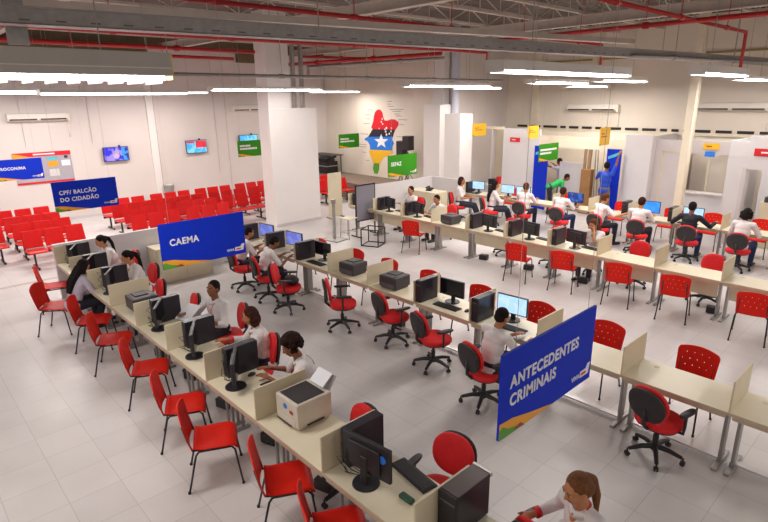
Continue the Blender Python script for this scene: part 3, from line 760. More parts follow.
# ------------------------------------------------------------ EQUIPMENT
PM = {}
def proto(kind, fn):
    if kind not in PM: PM[kind] = [fn(), []]
    return PM[kind]
def put(kind, fn, loc, rz, label, group=None):
    p, u = proto(kind, fn); return place(p, u, loc=loc, rz=rz, label=label, group=group)
T = .741
def A_(k, u, v, z=T): return (XA+k*SA+u, YA+v, z)
def B_(k, u, v, z=T): return (XB+k*SB+u, YBr+v, z)
def C_(k, u, v, z=T): return (XC+k*S_C+u, YC+v, z)
RN = {'A': 'left-hand row', 'B': 'middle row', 'C': 'long row', 'D': 'rearmost row'}
def at(row, k): return '%s desk from the far end, %s' % (ORD[k], RN[row])
# row A towers and monitors (staff sit on the far side, screens face +Y)
for k in (0, 1, 2, 4, 5, 6, 8):
    put('tower_rear', lambda: make_tower(rear=True), A_(k, .014, .19), 0, 'black computer tower by the divider, %s' % at('A', k), 'towers on the left-hand row')
put('tower_wide', lambda: make_tower(.165, False, 'tower_top'), A_(9, .012, .23), 0, 'nearest black computer tower with brown lid at bottom centre, on the last left-hand desk', 'towers on the left-hand row')
for k, u, v, rz in ((0, .50, .26, 20), (1, .46, .26, 24), (2, .48, .24, 26), (4, .38, .24, 28), (5, .45, .22, 24), (6, .40, .22, 27)):
    put('monitor_off', lambda: make_monitor('off_screen'), A_(k, u-.06, v-.02), R(-rz-5), 'black monitor turned edge-on, %s' % at('A', k), 'monitors on the left-hand row')
put('monitor_logo', lambda: make_monitor('off_screen', .50, .30, logo=True), A_(8, .35, .20), R(8), 'black monitor seen from behind with round blue sticker, nearest desk', 'monitors on the left-hand row')
put('keyboard', make_keyboard, (-2.62, 2.80-.06, T), R(-8), 'black keyboard beside the monitor with a blue sticker')
for k in (4, 5, 6): put('keyboard', make_keyboard, A_(k, .72, .44), R(-4), 'black keyboard before a clerk, %s' % at('A', k), 'keyboards on the left-hand row')
tag(MB().b2((-.065, -.03, 0), (.065, .03, .035)).build('pencil_case', 'darkgreen', bevel=.012, seg=3), 'small dark green case on the nearest left-hand desk', 'case').location = (-2.46, 2.50, T)
# cables behind the towers
for k in (0, 1, 2, 4, 5, 6, 8):
    b = MB(); rnd = random.Random(k)
    for j in range(3):
        x0, z0 = .06+rnd.random()*.10, .06+rnd.random()*.22; pts = [(x0, .12, z0)]
        for q in range(4): pts.append((x0+rnd.uniform(-.06, .10), .04+rnd.uniform(-.02, .05), max(.012, z0-.06*q+rnd.uniform(-.04, .06))))
        pts.append((x0+.22, .14, .012)); b.tube(pts, .0038, 6)
    o = b.build('cable_bundle', 'cable', smooth=True); o.location = A_(k, .03, .09)
    tag(o, 'tangle of thin black cables, %s' % at('A', k), 'cable', 'cable tangles on the left-hand row')
put('printer_dark', make_printer, A_(3, .42, .33), R(90), 'low black printer on the %s' % at('A', 3))
put('printer_white', lambda: make_printer(True), (-3.96, 2.60, T), R(0), 'big off-white laser printer with paper sticking up, left-hand row')
# row B : screens face -Y
for k in (-2, -1, 0, 3, 4):
    put('tower', make_tower, B_(k, .012, .03), 0, 'black computer tower against the divider on the %s' % at('B', k+3), 'towers on the middle row')
put('monitor_big', lambda: make_monitor('off_screen', .44, .26), B_(3, .42, .40), R(180+4), 'black switched-off monitor beside keyboard and mouse, middle row', 'monitors on the middle row')
put('monitor_big', lambda: make_monitor('off_screen', .44, .26), B_(0, .42, .38), R(180+4), 'black switched-off monitor behind the seated clerk, middle row', 'monitors on the middle row')
put('monitor_lilac', lambda: make_monitor('scr_purple', .48, .29), B_(-1, .50, .40), R(180+8), 'lit lilac-blue monitor in front of the bent white-shirted clerk', 'monitors on the middle row')
put('monitor_lilac', lambda: make_monitor('scr_purple', .48, .29), B_(-2, .50, .40), R(180+8), 'lit lilac monitor farthest along the middle row beside the blue banner', 'monitors on the middle row')
put('monitor_win', lambda: make_monitor('scr_win', .46, .27), B_(4, .40, .44), R(180+6), 'bright blue-white monitor before the clerk near the largest banner', 'monitors on the middle row')
put('keyboard', make_keyboard, B_(3, .50, .20), R(2), 'black keyboard before the switched-off monitor, middle row')
put('keyboard', make_keyboard, B_(0, .50, .16), R(2), 'black keyboard on the %s' % at('B', 3))
put('keyboard', make_keyboard, B_(4, .55, .20), R(2), 'black keyboard below the bright blue-white monitor')
put('mouse', make_mouse, B_(3, .82, .27), R(5), 'black mouse right of the keyboard, middle row')
put('mouse', make_mouse, B_(4, .92, .30), R(5), 'black mouse beside the paper near the largest banner')
put('mouse', make_mouse, (-5.08, 2.66, T), R(5), 'black mouse by the curly haired clerk')
put('printer_dark', make_printer, B_(1, .38, .28), R(4), 'charcoal laser printer on the middle row, the farther of two', 'dark printers on the middle row')
put('printer_dark', make_printer, B_(2, .37, .28), R(4), 'charcoal laser printer on the middle row, the nearer of two', 'dark printers on the middle row')
tag(MB().b2((-.105, -.15, 0), (.105, .15, .003)).build('paper_sheet', 'paper'), 'white sheet under the writing hand of the middle-row clerk', 'paper').location = B_(4, .72, .12)
# row C : screens face +Y, backs to the camera
for k, u in ((0, .04), (1, .04), (2, .03), (4, .03), (5, .03), (6, .03)):
    put('tower_rear', lambda: make_tower(rear=True), C_(k, u-.01, .12), 0, 'black computer tower with cables, %s' % at('C', k), 'towers on the long row')
for k, u in ((1, .42), (2, .40), (4, .50), (5, .52), (6, .50)):
    put('monitor_off', lambda: make_monitor('scr_dark'), C_(k, u, .26), R(-10), 'black monitor seen from behind, %s' % at('C', k), 'monitors on the long row')
    put('keyboard', make_keyboard, C_(k, u+.28, .42), R(-10), 'black keyboard on the %s' % at('C', k), 'keyboards on the long row')
put('printer_dark', make_printer, C_(3, .42, .26), R(-3), 'low charcoal printer on the %s' % at('C', 3))
# row D : screens face -Y
def D_(k, u, v, z=T): return (XD+k*SD+u, YD+v, z)
for nm, fn, x, rz, lb in (
    ('monitor_win', None, -10.80, 190, 'bright white-blue monitor, leftmost of the rearmost row'),
    ('monitor_win', None, -9.66, 188, 'bright white-blue monitor, second from left in the rearmost row'),
    ('monitor_win', None, -9.10, 186, 'bright monitor before the brown-haired clerk, rearmost row'),
    ('monitor_navy', lambda: make_monitor('scr_dark', .46, .28), -7.40, 184, 'dark blue lit monitor beside the broad-backed clerk, rearmost row'),
    ('monitor_blue', lambda: make_monitor('scr_blue', .50, .30), -5.36, 184, 'vivid plain blue monitor in the rearmost row'),
    ('monitor_win', None, -4.33, 184, 'bright monitor before the clerk in a dark suit')):
    put(nm, fn or (lambda: make_monitor('scr_win', .46, .27)), (x, YD+.38, T), R(rz), lb, 'monitors on the rearmost row')
    put('keyboard', make_keyboard, (x-.02, YD+.14, T), 0, 'black keyboard before the ' + lb.replace('monitor', 'screen'), 'keyboards on the rearmost row')
for x in (-11.1, -10.20, -5.95, -4.80):
    put('tower', make_tower, (x, YD+.08, T), 0, 'black computer tower in the rearmost row, %s from left' % ORD[(-11.1, -10.20, -5.95, -4.80).index(x)], 'towers on the rearmost row')
# telephone on the rear cabinet
t = empty('telephone', (-11.35, 12.55, .95), R(10), 'black desk telephone on the cabinet behind the long row', 'telephone')
MB().box((0, 0, .04), (.18, .20, .05), rx=R(18)).build('phone_base', 'black', t, bevel=.008)
MB().cap((-.07, -.09, .10), (-.07, .09, .12), .022).ell((-.07, -.08, .09), (.03, .03, .02)).ell((-.07, .09, .11), (.03, .03, .02)).build('handset', 'black', t, smooth=True)

# ------------------------------------------------------------ CHAIRS
VIS = lambda: make_visitor_chair(True)
G1 = 'red visitor chairs along the left-hand row'
vis_A = [(-11.22, 2.06, 14), (-10.02, 1.80, 36), (-8.93, 2.06, 28), (-7.95, 2.05, 26), (-6.69, 2.08, 26), (-5.53, 2.03, 26), (-4.71, 1.98, 26), (-3.65, 2.16, 28), (-2.85, 2.13, 28)]
for i, (x, y, a) in enumerate(vis_A):
    put('visitor', VIS, (x, y, 0), R(-a), 'red plastic visitor chair beside the left-hand row, %s from its far end' % ORD[i], G1)
vis_B = [-9.2, -8.0, -7.05, -6.0, -4.9, -3.85, -2.85, -1.75]
for i, x in enumerate(vis_B):
    put('visitor', VIS, (x, 6.44, 0), R(180+random.uniform(-4, 4)), 'red perforated visitor chair behind the middle row, %s from its far end' % ORD[i], 'red perforated chairs behind the middle row')
vis_C = [(-9.20, 9.62, -22), (-6.10, 9.58, -16), (-5.12, 9.70, -14), (-4.00, 9.70, -12), (-3.02, 9.68, -12), (-1.86, 9.62, -10)]
for i, (x, y, a) in enumerate(vis_C):
    put('visitor', VIS, (x, y, 0), R(-a), 'red visitor chair seen from behind in front of the long row, %s from left' % ORD[i], 'red chairs in front of the long row')
for i, x in enumerate((-9.9, -8.3, -6.45, -5.1, -4.13, -3.08)):
    put('visitor', VIS, (x, 15.0, 0), R(180), 'red visitor chair on the far side of the rearmost row, %s from left' % ORD[i], 'red chairs behind the rearmost row')
OC = lambda: make_office_chair(True); ON = lambda: make_office_chair(False)
# row A staff chairs (seats face -Y)
offA = [(-11.05, 3.24, 175, ON), (-9.85, 3.15, 178, ON), (-8.85, 2.88, 170, ON), (-7.78, 2.98, 165, ON), (-6.90, 3.30, 162, ON), (-5.66, 3.04, 160, ON), (-4.80, 2.93, 178, ON), (-3.52, 2.76, 175, ON), (-2.56, 3.02, 190, OC), (-1.50, 3.08, -12, OC)]
for i, (x, y, a, fn) in enumerate(offA):
    put('office' if fn is OC else 'office_plain', fn, (x, y, 0), R(a), 'red office chair behind the left-hand row, %s from its far end' % ORD[i], 'red office chairs at the left-hand row')
offB = [(-9.70, 5.12, -10), (-8.82, 5.14, -18), (-8.05, 5.08, -45), (-6.72, 5.28, -35), (-5.72, 5.50, -14), (-4.72, 5.34, -18), (-3.62, 5.06, -14), (-1.70, 5.52, -12)]
for i, (x, y, a) in enumerate(offB):
    put('office', OC, (x, y, 0), R(a), 'office chair with charcoal back at the middle row, %s from far end' % ORD[i], 'office chairs at the middle row')
offC = [(-11.0, 11.5, 180), (-9.55, 11.25, 175), (-7.4, 10.95, 170), (-6.1, 10.95, 185), (-5.25, 11.05, 180), (-4.22, 10.85, 182), (-2.88, 10.82, 178)]
for i, (x, y, a) in enumerate(offC):
    put('office_plain', ON, (x, y, 0), R(a), 'red office chair behind the long row, %s from left' % ORD[i], 'red office chairs behind the long row')
offD = [(-10.72, 13.2, -60), (-9.50, 13.18, -40), (-8.50, 13.36, 6), (-7.32, 13.34, 4), (-6.15, 13.24, -8), (-5.20, 13.28, 8), (-4.12, 13.44, 8), (-3.08, 13.44, 4)]
for i, (x, y, a) in enumerate(offD):
    put('office_plain', ON, (x, y, 0), R(a), 'office chair with round charcoal back at the rearmost row, %s from left' % ORD[i], 'office chairs at the rearmost row')
put('office_plain', ON, (-4.75, 17.32, .0), R(180), 'red chair inside the booth behind the counter window')

# floor boxes under desks
def floor_box(x, y, lb, rz=0):
    o = tag(MB().b2((-.10, -.07, 0), (.10, .07, .12)).build('power_unit', 'black', bevel=.012), lb, 'power unit', 'black power units on the floor'); o.location = (x, y, 0); o.rotation_euler = (0, 0, rz)
for i, (x, y) in enumerate(((-9.0, 2.66), (-7.85, 2.66), (-6.85, 2.68), (-5.85, 2.66), (-4.8, 2.68), (-3.75, 2.66))):
    floor_box(x, y, 'small black box on the floor under the left-hand row, %s from its far end' % ORD[i], .3)
for i, (x, y) in enumerate(((-7.5, 10.25), (-6.3, 10.3), (-5.0, 10.3), (-2.6, 10.4))):
    floor_box(x, y, 'small black box on the floor under the long row, %s from left' % ORD[i], .2)
for i, (x, y) in enumerate(((-7.75, 5.95), (-6.05, 5.95))):
    floor_box(x, y, 'small black box on the floor under the middle row, %s from its far end' % ORD[i], .2)

# ------------------------------------------------------------ BENCHES
def bench_row(x, y, n, lb, g): put('bench', lambda: make_bench(3), (x, y, 0), 0, lb, g)
i = 0
for j, x in enumerate((-14.68, -15.8, -16.85, -18.0)):
    put('bench', lambda: make_bench(3), (x, 3.55, 0), 0, 'red three-seat waiting bench in the left block, %s row from the desks' % ORD[j], 'red waiting benches, left block')
    if j: put('bench', lambda: make_bench(3), (x, 3.55-1.5, 0), 0, 'red waiting bench cut by the left picture edge, %s row from the desks' % ORD[j], 'red waiting benches, left block')
for j, x in enumerate((-14.75, -15.75, -16.75, -17.75)):
    for q in range(5):
        if (j == 0 and q > 1) or (j == 1 and q > 3): continue
        y = 4.78+1.40+1.5*q-(.15 if j == 0 else 0)
        put('bench', lambda: make_bench(3), (x, y, 0), 0, 'red bench right of the aisle, %s row from the desks, %s along' % (ORD[j], ORD[q]), 'red waiting benches, right block')
for j, x in enumerate((-16.2, -17.3)):
    put('bench', lambda: make_bench(3), (x, 13.2+.02, 0), 0, 'red waiting bench below the stage behind the pillar, %s row' % ORD[j], 'red waiting benches by the stage')

# ------------------------------------------------------------ BANNERS
def banner(x, y, z0, w, h, base, lines, label, tsize=.11, logo=True, strokes=False, ty=.60, wires=True, art=True):
    """hanging board facing +X ; text reads towards +Y"""
    r = empty('hanging_banner', (x, y, z0), 0, label, 'hanging sign')
    MB().b2((-.008, 0, 0), (.008, w, h)).build('board', base, r)
    rot = (PI/2, 0, PI/2)
    if art:
        X1 = .0085
        pts = [(0, .0), (w*.33, .0)] + [(w*(.33-.33*k/8), h*(.02+.20*(k/8)**.8)) for k in range(9)]
        MB().prism([(0, 0), (w*.55, 0), (w*.30, h*.10), (w*.12, h*.185), (0, h*.20)], (X1, 0, 0), (0, 1, 0), (0, 0, 1), (1, 0, 0), .0012).build('orange_swoosh', 'orange_print', r)
        MB().prism([(0, 0), (w*.20, 0), (w*.16, h*.05), (w*.08, h*.09), (w*.03, h*.15), (0, h*.13)], (X1+.0012, 0, 0), (0, 1, 0), (0, 0, 1), (1, 0, 0), .001).build('green_corner', 'green_print', r)
        MB().prism([(w*.13, h*.03), (w*.21, 0), (w*.24, 0), (w*.20, h*.06)], (X1+.0024, 0, 0), (0, 1, 0), (0, 0, 1), (1, 0, 0), .001).build('red_fleck', 'darkred_print', r)
    if strokes:
        for j, (y0, y1, zz) in enumerate(lines):
            q = MB(); yy = y0
            rr = random.Random(j+int(abs(x*10)))
            while yy < y1:
                ww = rr.uniform(.03, .055); q.b2((.008, yy*w, zz*h), (.0105, yy*w+ww, zz*h+.06)); yy += (ww+.010)/w
            q.build('lettering', 'white_print', r)
    else:
        for j, (s, u, v) in enumerate(lines):
            text_obj('lettering', s, tsize, 'white_print', r, (.009, u*w, v*h), rot, bold=.028, sx=.93)
    if logo:
        text_obj('lettering', 'VIVA', .045, 'white_print', r, (.009, w*.755, h*.105), rot, bold=.02)
        MB().prism([(w*.86, h*.09), (w*.965, h*.09), (w*.985, h*.24), (w*.95, h*.24), (w*.93, h*.18), (w*.86, h*.18)], (.0085, 0, 0), (0, 1, 0), (0, 0, 1), (1, 0, 0), .001).build('logo_plate', 'white_print', r)
        MB().b2((.0096, w*.875, h*.115), (.0106, w*.935, h*.15)).build('logo_mark', 'red_print', r)
    if wires:
        for yy in (w*.12, w*.90): MB().cyl((0, yy, h), (0, yy, 6.08-z0), .0018, n=6).build('hanging_wire', 'wire', r)
    return r
BW = 1.07
banner(-6.14, 2.22, 1.85, BW, .535, 'blue_banner', [('CAEMA', .10, .50)], 'blue hanging banner reading CAEMA at centre left', .108)
banner(-10.91, 2.22, 1.85, BW, .53, 'blue_banner', [('CPF/ BALCÃO', .09, .57), ('DO CIDADÃO', .09, .33)], 'blue hanging banner reading CPF/ BALCÃO DO CIDADÃO', .10)
banner(-1.52, 2.28, 1.85, BW, .535, 'blue_banner', [('ANTECEDENTES', .08, .57), ('CRIMINAIS', .08, .35)], 'largest blue hanging banner reading ANTECEDENTES CRIMINAIS', .105)
banner(-16.4, 2.16, 1.85, BW, .52, 'blue_banner', [('PROCON/MA', .09, .50)], 'blue hanging banner cut by the left edge, before the notice board', .10)
banner(-17.16, 9.23, 1.85, 1.05, .54, 'green_banner', [(.08, .42, .62), (.08, .68, .44)], 'green hanging banner left of the white pillar in front of a TV', strokes=True, logo=False)
banner(-17.07, 13.55, 1.85, 1.04, .54, 'green_banner', [(.08, .45, .60), (.08, .75, .42)], 'green hanging banner over the stage left of the mural', strokes=True, logo=False)
banner(-9.74, 9.24, 1.85, 1.02, .53, 'green_banner', [('SEFAZ', .10, .50)], 'green hanging banner reading SEFAZ before the mural', .13)
banner(-8.88, 14.66, 1.83, 1.1, .52, 'green_banner', [(.06, .86, .60), (.06, .62, .40)], 'green hanging banner with two white lines by the booth opening', strokes=True, logo=False)

# orange number signs (hang facing +X as well)
def osign(x, y, z, w, h, lb, hang=True):
    r = empty('service_sign', (x, y, z), 0, lb, 'sign', 'orange service signs')
    MB().b2((-.006, 0, 0), (.006, w, h)).build('board', 'yellow_print', r)
    MB().b2((.006, w*.15, h*.62), (.0075, w*.45, h*.68)).build('lettering', 'darkred_print', r); MB().b2((.006, w*.15, h*.46), (.0075, w*.72, h*.52)).build('lettering', 'darkred_print', r)
    MB().b2((.006, .0, .0), (.0075, w*.15, h*.07)).build('corner_mark', 'green_print', r)
    if hang:
        for yy in (.04, w-.04): MB().cyl((0, yy, h), (0, yy, 6.08-z), .0018, n=6).build('hanging_wire', 'wire', r)
osign(-12.0, 15.45, 2.42, .75, .42, 'orange sign above the glass booth at left, near the white boxes')
osign(-9.9, 15.6, 2.42, .62, .40, 'orange sign above the blue banner stand')
osign(-7.35, 15.3, 2.35, .62, .50, 'orange sign at the right end of the booth opening')
# wall plates
def plate(name, lo, hi, m, lb, cat='sign', g=None, txt=None):
    r = empty(name, ((lo[0]+hi[0])/2, lo[1], lo[2]), 0, lb, cat, g)
    w, h = hi[0]-lo[0], hi[2]-lo[2]
    MB().b2((-w/2, -.006, 0), (w/2, .006, h)).build('plate', m, r)
    if txt: MB().b2((-w*.3, -.008, h*.4), (w*.05, -.006, h*.6)).build('lettering', txt, r)
    return r
plate('room_sign', (-11.15, Y1-.02, 2.22), (-10.75, Y1-.01, 2.37), 'red_print', 'small red sign on the white booth panel', txt='white_print')
plate('room_sign', (-3.62, 15.68, 2.28), (-2.9, 15.69, 2.46), 'red_print', 'small red sign at the right edge over the doorway', txt='white_print')
plate('notice_plate', (-5.12, Y1+.36, 2.28), (-4.72, Y1+.37, 2.44), 'yellow_print', 'orange notice over the booth window right of the column', txt='darkred_print')
plate('notice_plate', (-5.05, Y1+.36, 2.08), (-4.80, Y1+.37, 2.22), 'blue_print', 'small blue notice below the orange one')

# TVs
def tv(y0, y1, z0, z1, lb, kind):
    r = empty('television', (XW+.10, y0, z0), 0, lb, 'television')
    w, h = y1-y0, z1-z0
    MB().b2((-.03, 0, 0), (.02, w, h)).build('casing', 'monitor', r, bevel=.005)
    if kind == 1:
        MB().b2((.02, .02, .02), (.023, w-.02, h-.02)).build('screen', 'scr_tv', r)
        MB().ell((.023, w*.50, h*.45), (.003, .10, .15)).build('picture_face', screen_mat('lit_tv_face', (.5, .35, .6), (.75, .5, .7), 1.1, 8), r)
        MB().b2((.023, w*.72, .03), (.0245, w-.03, h-.03)).build('picture_side', screen_mat('lit_tv_side', (.01, .04, .3), (.05, .3, .9), 1.3, 7), r)
    else:
        MB().b2((.02, .02, .02), (.023, w-.02, h-.02)).build('screen', 'scr_tvcyan', r)
        if kind == 2:
            MB().b2((.023, w*.46, h*.42), (.0245, w-.03, h-.03)).build('picture_block', 'scr_tvred', r)
            MB().b2((.023, .03, h*.80), (.0245, w*.42, h-.03)).build('picture_strip', 'scr_tvred', r)
    MB().b2((-.10, w*.45, h*.3), (-.03, w*.55, h*.7)).build('wall_mount', 'black', r)
    MB().b2((-.02, w*.62, h), (.02, w*.70, h+.05)).build('camera_unit', 'black', r)
tv(5.74, 6.56, 1.78, 2.26, 'left wall television showing a face on blue, beside the blue banner', 1)
tv(8.61, 9.42, 1.84, 2.32, 'left wall television with red and cyan picture', 2)
tv(10.80, 11.62, 1.95, 2.40, 'cyan television half hidden behind the green banner', 3)
# notice board
r = empty('notice_board', (XW+.03, 3.18, 1.27), 0, 'large grey notice board with red header on the left wall', 'notice board')
MB().b2((-.02, 0, 0), (.0, 1.60, .97)).build('board', 'grey_print', r)
MB().b2((.0, 0, .84), (.004, 1.60, .97)).b2((.0, 0, 0), (.004, 1.60, .06)).build('red_band', 'red_print', r)
MB().prism([(0, .78), (.45, .84), (.12, .93), (0, .95)], (.004, 0, 0), (0, 1, 0), (0, 0, 1), (1, 0, 0), .001).build('orange_swoosh', 'orange_print', r)
MB().b2((.004, .55, .885), (.005, 1.15, .925)).build('lettering', 'white_print', r)
for (a, b, c_, d, m) in ((.92, .70, 1.20, .80, 'cyan_print'), (.92, .50, 1.20, .67, 'orange_print'), (1.30, .50, 1.55, .68, 'white_print'), (.92, .2, 1.2, .42, 'lowwall'), (1.40, .74, 1.50, .82, 'black_print')):
    MB().b2((.0, a, b), (.003, c_, d)).build('poster', m, r)

# air conditioners on walls
def aircon(loc, rz, w, lb):
    r = empty('air_conditioner', loc, rz, lb, 'air conditioner', 'white split air conditioners')   # faces -Y local, wall at +Y
    MB().prism([(0, 0), (-.24, .04), (-.26, .10), (-.20, .24), (0, .25)], (-w/2, 0, 0), (0, 1, 0), (0, 0, 1), (1, 0, 0), w).build('casing', 'ac', r, bevel=.01)
    for s in (-1, 1): MB().b2((s*w*.25-w*.22, -.235, .035), (s*w*.25+w*.22, -.10, .045)).b2((s*w*.25-w*.22, -.264, .055), (s*w*.25+w*.22, -.25, .095)).build('air_vent', 'dark_slot', r)
    MB().b2((w/2, -.20, .0), (w/2+.06, 0, .22)).build('side_cap', 'yellowed' if False else 'ac', r, bevel=.01)
    MB().tube([(w/2+.03, -.03, .0), (w/2+.03, -.03, -.5)], .018).build('drain_pipe', 'ac', r, smooth=True)
aircon((XW+.0, 4.03, 3.16), R(90), 1.62, 'white air conditioner on the left wall above the notice board')
aircon((XW+.0, 11.3, 3.28), R(90), 1.4, 'white air conditioner on the left wall partly behind the pillar')
aircon((-9.2, YB, 3.20), 0, 1.75, 'white air conditioner on the back wall above the booth opening')
aircon((-5.0, YB, 3.24), 0, 1.8, 'white air conditioner on the back wall right of the cream column')

# bin on the wall
r = empty('wall_bin', (XW+.20, 7.76, .42), 0, 'small grey bin on the left wall beside the pilaster', 'bin')
MB().cyl((0, 0, 0), (0, 0, .38), .15, .19, 20).build('bin_body', 'bin', r, auto=40)
MB().cyl((0, 0, .38), (0, 0, .41), .20, .19, 20).build('bin_rim', 'silver', r, auto=40)

# mural on the wall: big coloured map silhouette and its small captions
def mural():
    r = empty('map_mural', (0, YM-.004, 0), 0, 'large painted map in red, black, blue, yellow and green with a white star', 'mural')
    K = 8.60e-3 * 1.0
    cx, cz = -16.41, 2.07        # world x,z of crop point (310,250)
    def w(p): return (cx + (p[0]-310)*.0095, cz - (p[1]-250)*.0064 + (p[0]-310)*.0004)
    def poly(name, pts, m, d):
        MB().prism([w(p) for p in pts], (0, -.003*d, 0), (1, 0, 0), (0, 0, 1), (0, -1, 0), .003).build(name, m, r)
    poly('red_region', [(262,178),(250,165),(262,130),(268,95),(275,72),(290,57),(308,58),(322,78),(326,105),(334,124),(350,126),(375,118),(395,120),(415,135),(418,152),(405,172),(398,182)], 'red_print', 1)
    poly('black_region', [(258,176),(398,180),(388,205),(384,222),(228,224),(240,205)], 'black_print', 1)
    poly('blue_region', [(228,222),(384,222),(378,240),(390,262),(380,280),(378,306),(240,304),(238,275),(225,252),(206,244),(204,234)], 'blue_print', 1)
    poly('yellow_region', [(232,305),(380,306),(384,322),(355,336),(325,352),(300,392),(262,392),(245,350),(236,330)], 'yellow_print', 1)
    poly('green_region', [(262,390),(298,390),(296,425),(286,456),(265,456),(256,425)], 'green_print', 1)
    st = []
    for k in range(10):
        a = PI/2+PI*k/5; rr = 46 if k % 2 == 0 else 19; st.append((312+rr*math.cos(a), 252-rr*math.sin(a)))
    poly('white_star', st, 'white_print', 2)
    for (x, y, q) in ((320,115,5),(314,132,5),(322,145,5),(345,170,6),(375,172,5),(300,172,4),(345,210,7),(340,192,6),(362,205,6),(372,190,5),(336,178,5)):
        MB().cyl((w((x, y))[0], -.003, w((x, y))[1]), (w((x, y))[0], -.010, w((x, y))[1]), q*.007, n=10).build('white_dot', 'white_print', r)
    capm = mat('grey_caption', (.30, .26, .26), .6)
    for (x, y, l) in ((230,55,28),(212,85,34),(220,110,20),(200,138,40),(178,203,50),(165,270,50),(170,285,46),(185,320,30),(210,373,24),(350,12,30),(350,28,24),(352,42,36),(365,60,80),(380,72,50),(392,88,30),(400,100,34),(415,122,50),(425,152,24),(405,222,30)):
        a, z = w((x, y)); MB().b2((a, -.004, z-.012), (a+l*.0095, -.001, z+.010)).build('caption_mark', capm, r)
mural()

# stage things: speakers, flight cases
for i, (x, y, z, h) in enumerate(((-14.62, 14.6, .62, 1.58), (-14.25, 14.55, .62, 1.78))):
    r = empty('loudspeaker', (x, y, z), R(8), ('left, lower black loudspeaker on a stand beside the mural', 'right, higher black loudspeaker on a stand beside the mural')[i], 'loudspeaker')
    MB().b2((-.16, -.16, h-.52), (.16, .16, h)).build('cabinet', 'black', r, bevel=.02)
    MB().b2((-.14, -.168, h-.49), (.14, -.16, h-.03)).build('grille', 'grey_shell', r)
    MB().cyl((0, 0, .1), (0, 0, h-.6), .02).build('stand_pole', 'black', r)
    for k in range(3):
        a = 2*PI*k/3+.5; MB().cyl((0, 0, .45), (.34*math.cos(a), .34*math.sin(a), .01), .012, n=6).build('stand_leg', 'black', r)
r = empty('flight_case', (-19.45, 14.6, .62), 0, 'black equipment case on the stage behind the pillar, lower', 'case')
MB().b2((-.55, -.3, 0), (.55, .3, .50)).build('case_body', 'black', r, bevel=.01)
MB().b2((-.56, -.31, .30), (.56, .31, .33)).build('case_trim', 'silver', r)
r = empty('mixing_console', (-19.40, 14.55, 1.12), 0, 'dark mixing desk lying on top of the black equipment case', 'console')
MB().box((0, 0, .14), (1.0, .6, .08), rx=R(12)).b2((-.5, -.2, 0), (.5, .2, .12)).build('console_body', 'grey_shell', r, bevel=.01)
MB().box((0, -.02, .185), (.9, .4, .01), rx=R(12)).build('control_panel', 'silver', r)
r = empty('open_table', (-19.1, 14.5, 1.42), 0, 'dark flat board above the mixing desk on the stage', 'board')
MB().b2((-.75, -.4, 0), (.75, .3, .03)).build('board_top', 'black', r)
for s in (-1, 1): MB().cyl((s*.68, .2, 0), (s*.68, .2, -.80), .02).build('leg', 'black_metal', r)

# board stand, steel frame, post and panel by the pillar
r = empty('display_board', (-11.35, 9.88, 0), R(0), 'grey-blue upright board on a black frame at the left end of the long row', 'board')
MB().b2((-.015, -.34, .46), (.015, .34, 1.42)).build('board', 'board_grey', r)
MB().b2((-.02, -.36, .02), (.02, -.335, 1.46)).b2((-.02, .335, .02), (.02, .36, 1.46)).b2((-.02, -.36, 1.42), (.02, .36, 1.46)).b2((-.02, -.36, .43), (.02, .36, .46)).b2((-.22, -.36, 0), (.22, -.335, .03)).b2((-.22, .335, 0), (.22, .36, .03)).build('frame', 'black_metal', r)
r = empty('steel_frame_stand', (-10.42, 9.32, 0), R(25), 'open black steel cube frame standing on the floor before the grey board', 'stand')
b = MB(); a_, h_ = .24, .46
for sx in (-1, 1):
    for sy in (-1, 1): b.b2((sx*a_-.012, sy*a_-.012, 0), (sx*a_+.012, sy*a_+.012, h_))
for z in (.012, h_-.012):
    for s in (-1, 1): b.b2((-a_, s*a_-.012, z-.012), (a_, s*a_+.012, z+.012)).b2((s*a_-.012, -a_, z-.012), (s*a_+.012, a_, z+.012))
b.build('frame', 'black_metal', r)
r = empty('queue_post', (-11.58, 8.93, 0), R(10), 'grey steel post on a flat base plate right of the white pillar', 'post')
MB().b2((-.30, -.24, 0), (.30, .24, .03)).build('base_plate', 'galv', r, bevel=.004)
MB().b2((-.03, -.03, .03), (.03, .03, 1.02)).build('post', 'galv', r)
MB().b2((-.045, -.045, 1.0), (.045, .045, 1.12)).build('post_head', 'leg', r)
r = empty('side_table', (-11.42, 9.30, 0), R(10), 'thin wire-legged stool with pale top beside the grey post', 'stool')
for sx in (-1, 1):
    for sy in (-1, 1): MB().cyl((sx*.16, sy*.16, 0), (sx*.14, sy*.14, .56), .010, n=8).build('leg', 'galv', r)
MB().b2((-.18, -.18, .56), (.18, .18, .585)).build('stool_top', 'beige', r, bevel=.004)
MB().b2((-.15, -.15, .18), (.15, -.14, .19)).b2((-.15, .14, .18), (.15, .15, .19)).b2((-.15, -.15, .18), (-.14, .15, .19)).build('stretcher', 'galv', r)
r = empty('standing_panel', (-13.85, 10.76, 0), R(0), 'tall cream panel standing right of the white pillar before red benches', 'panel')
MB().b2((-.012, -.27, .04), (.012, .27, 1.46)).build('panel_board', 'beige_part', r)
for s in (-1, 1): MB().b2((-.16, s*.25-.015, 0), (.16, s*.25+.015, .04)).build('foot', 'leg', r)

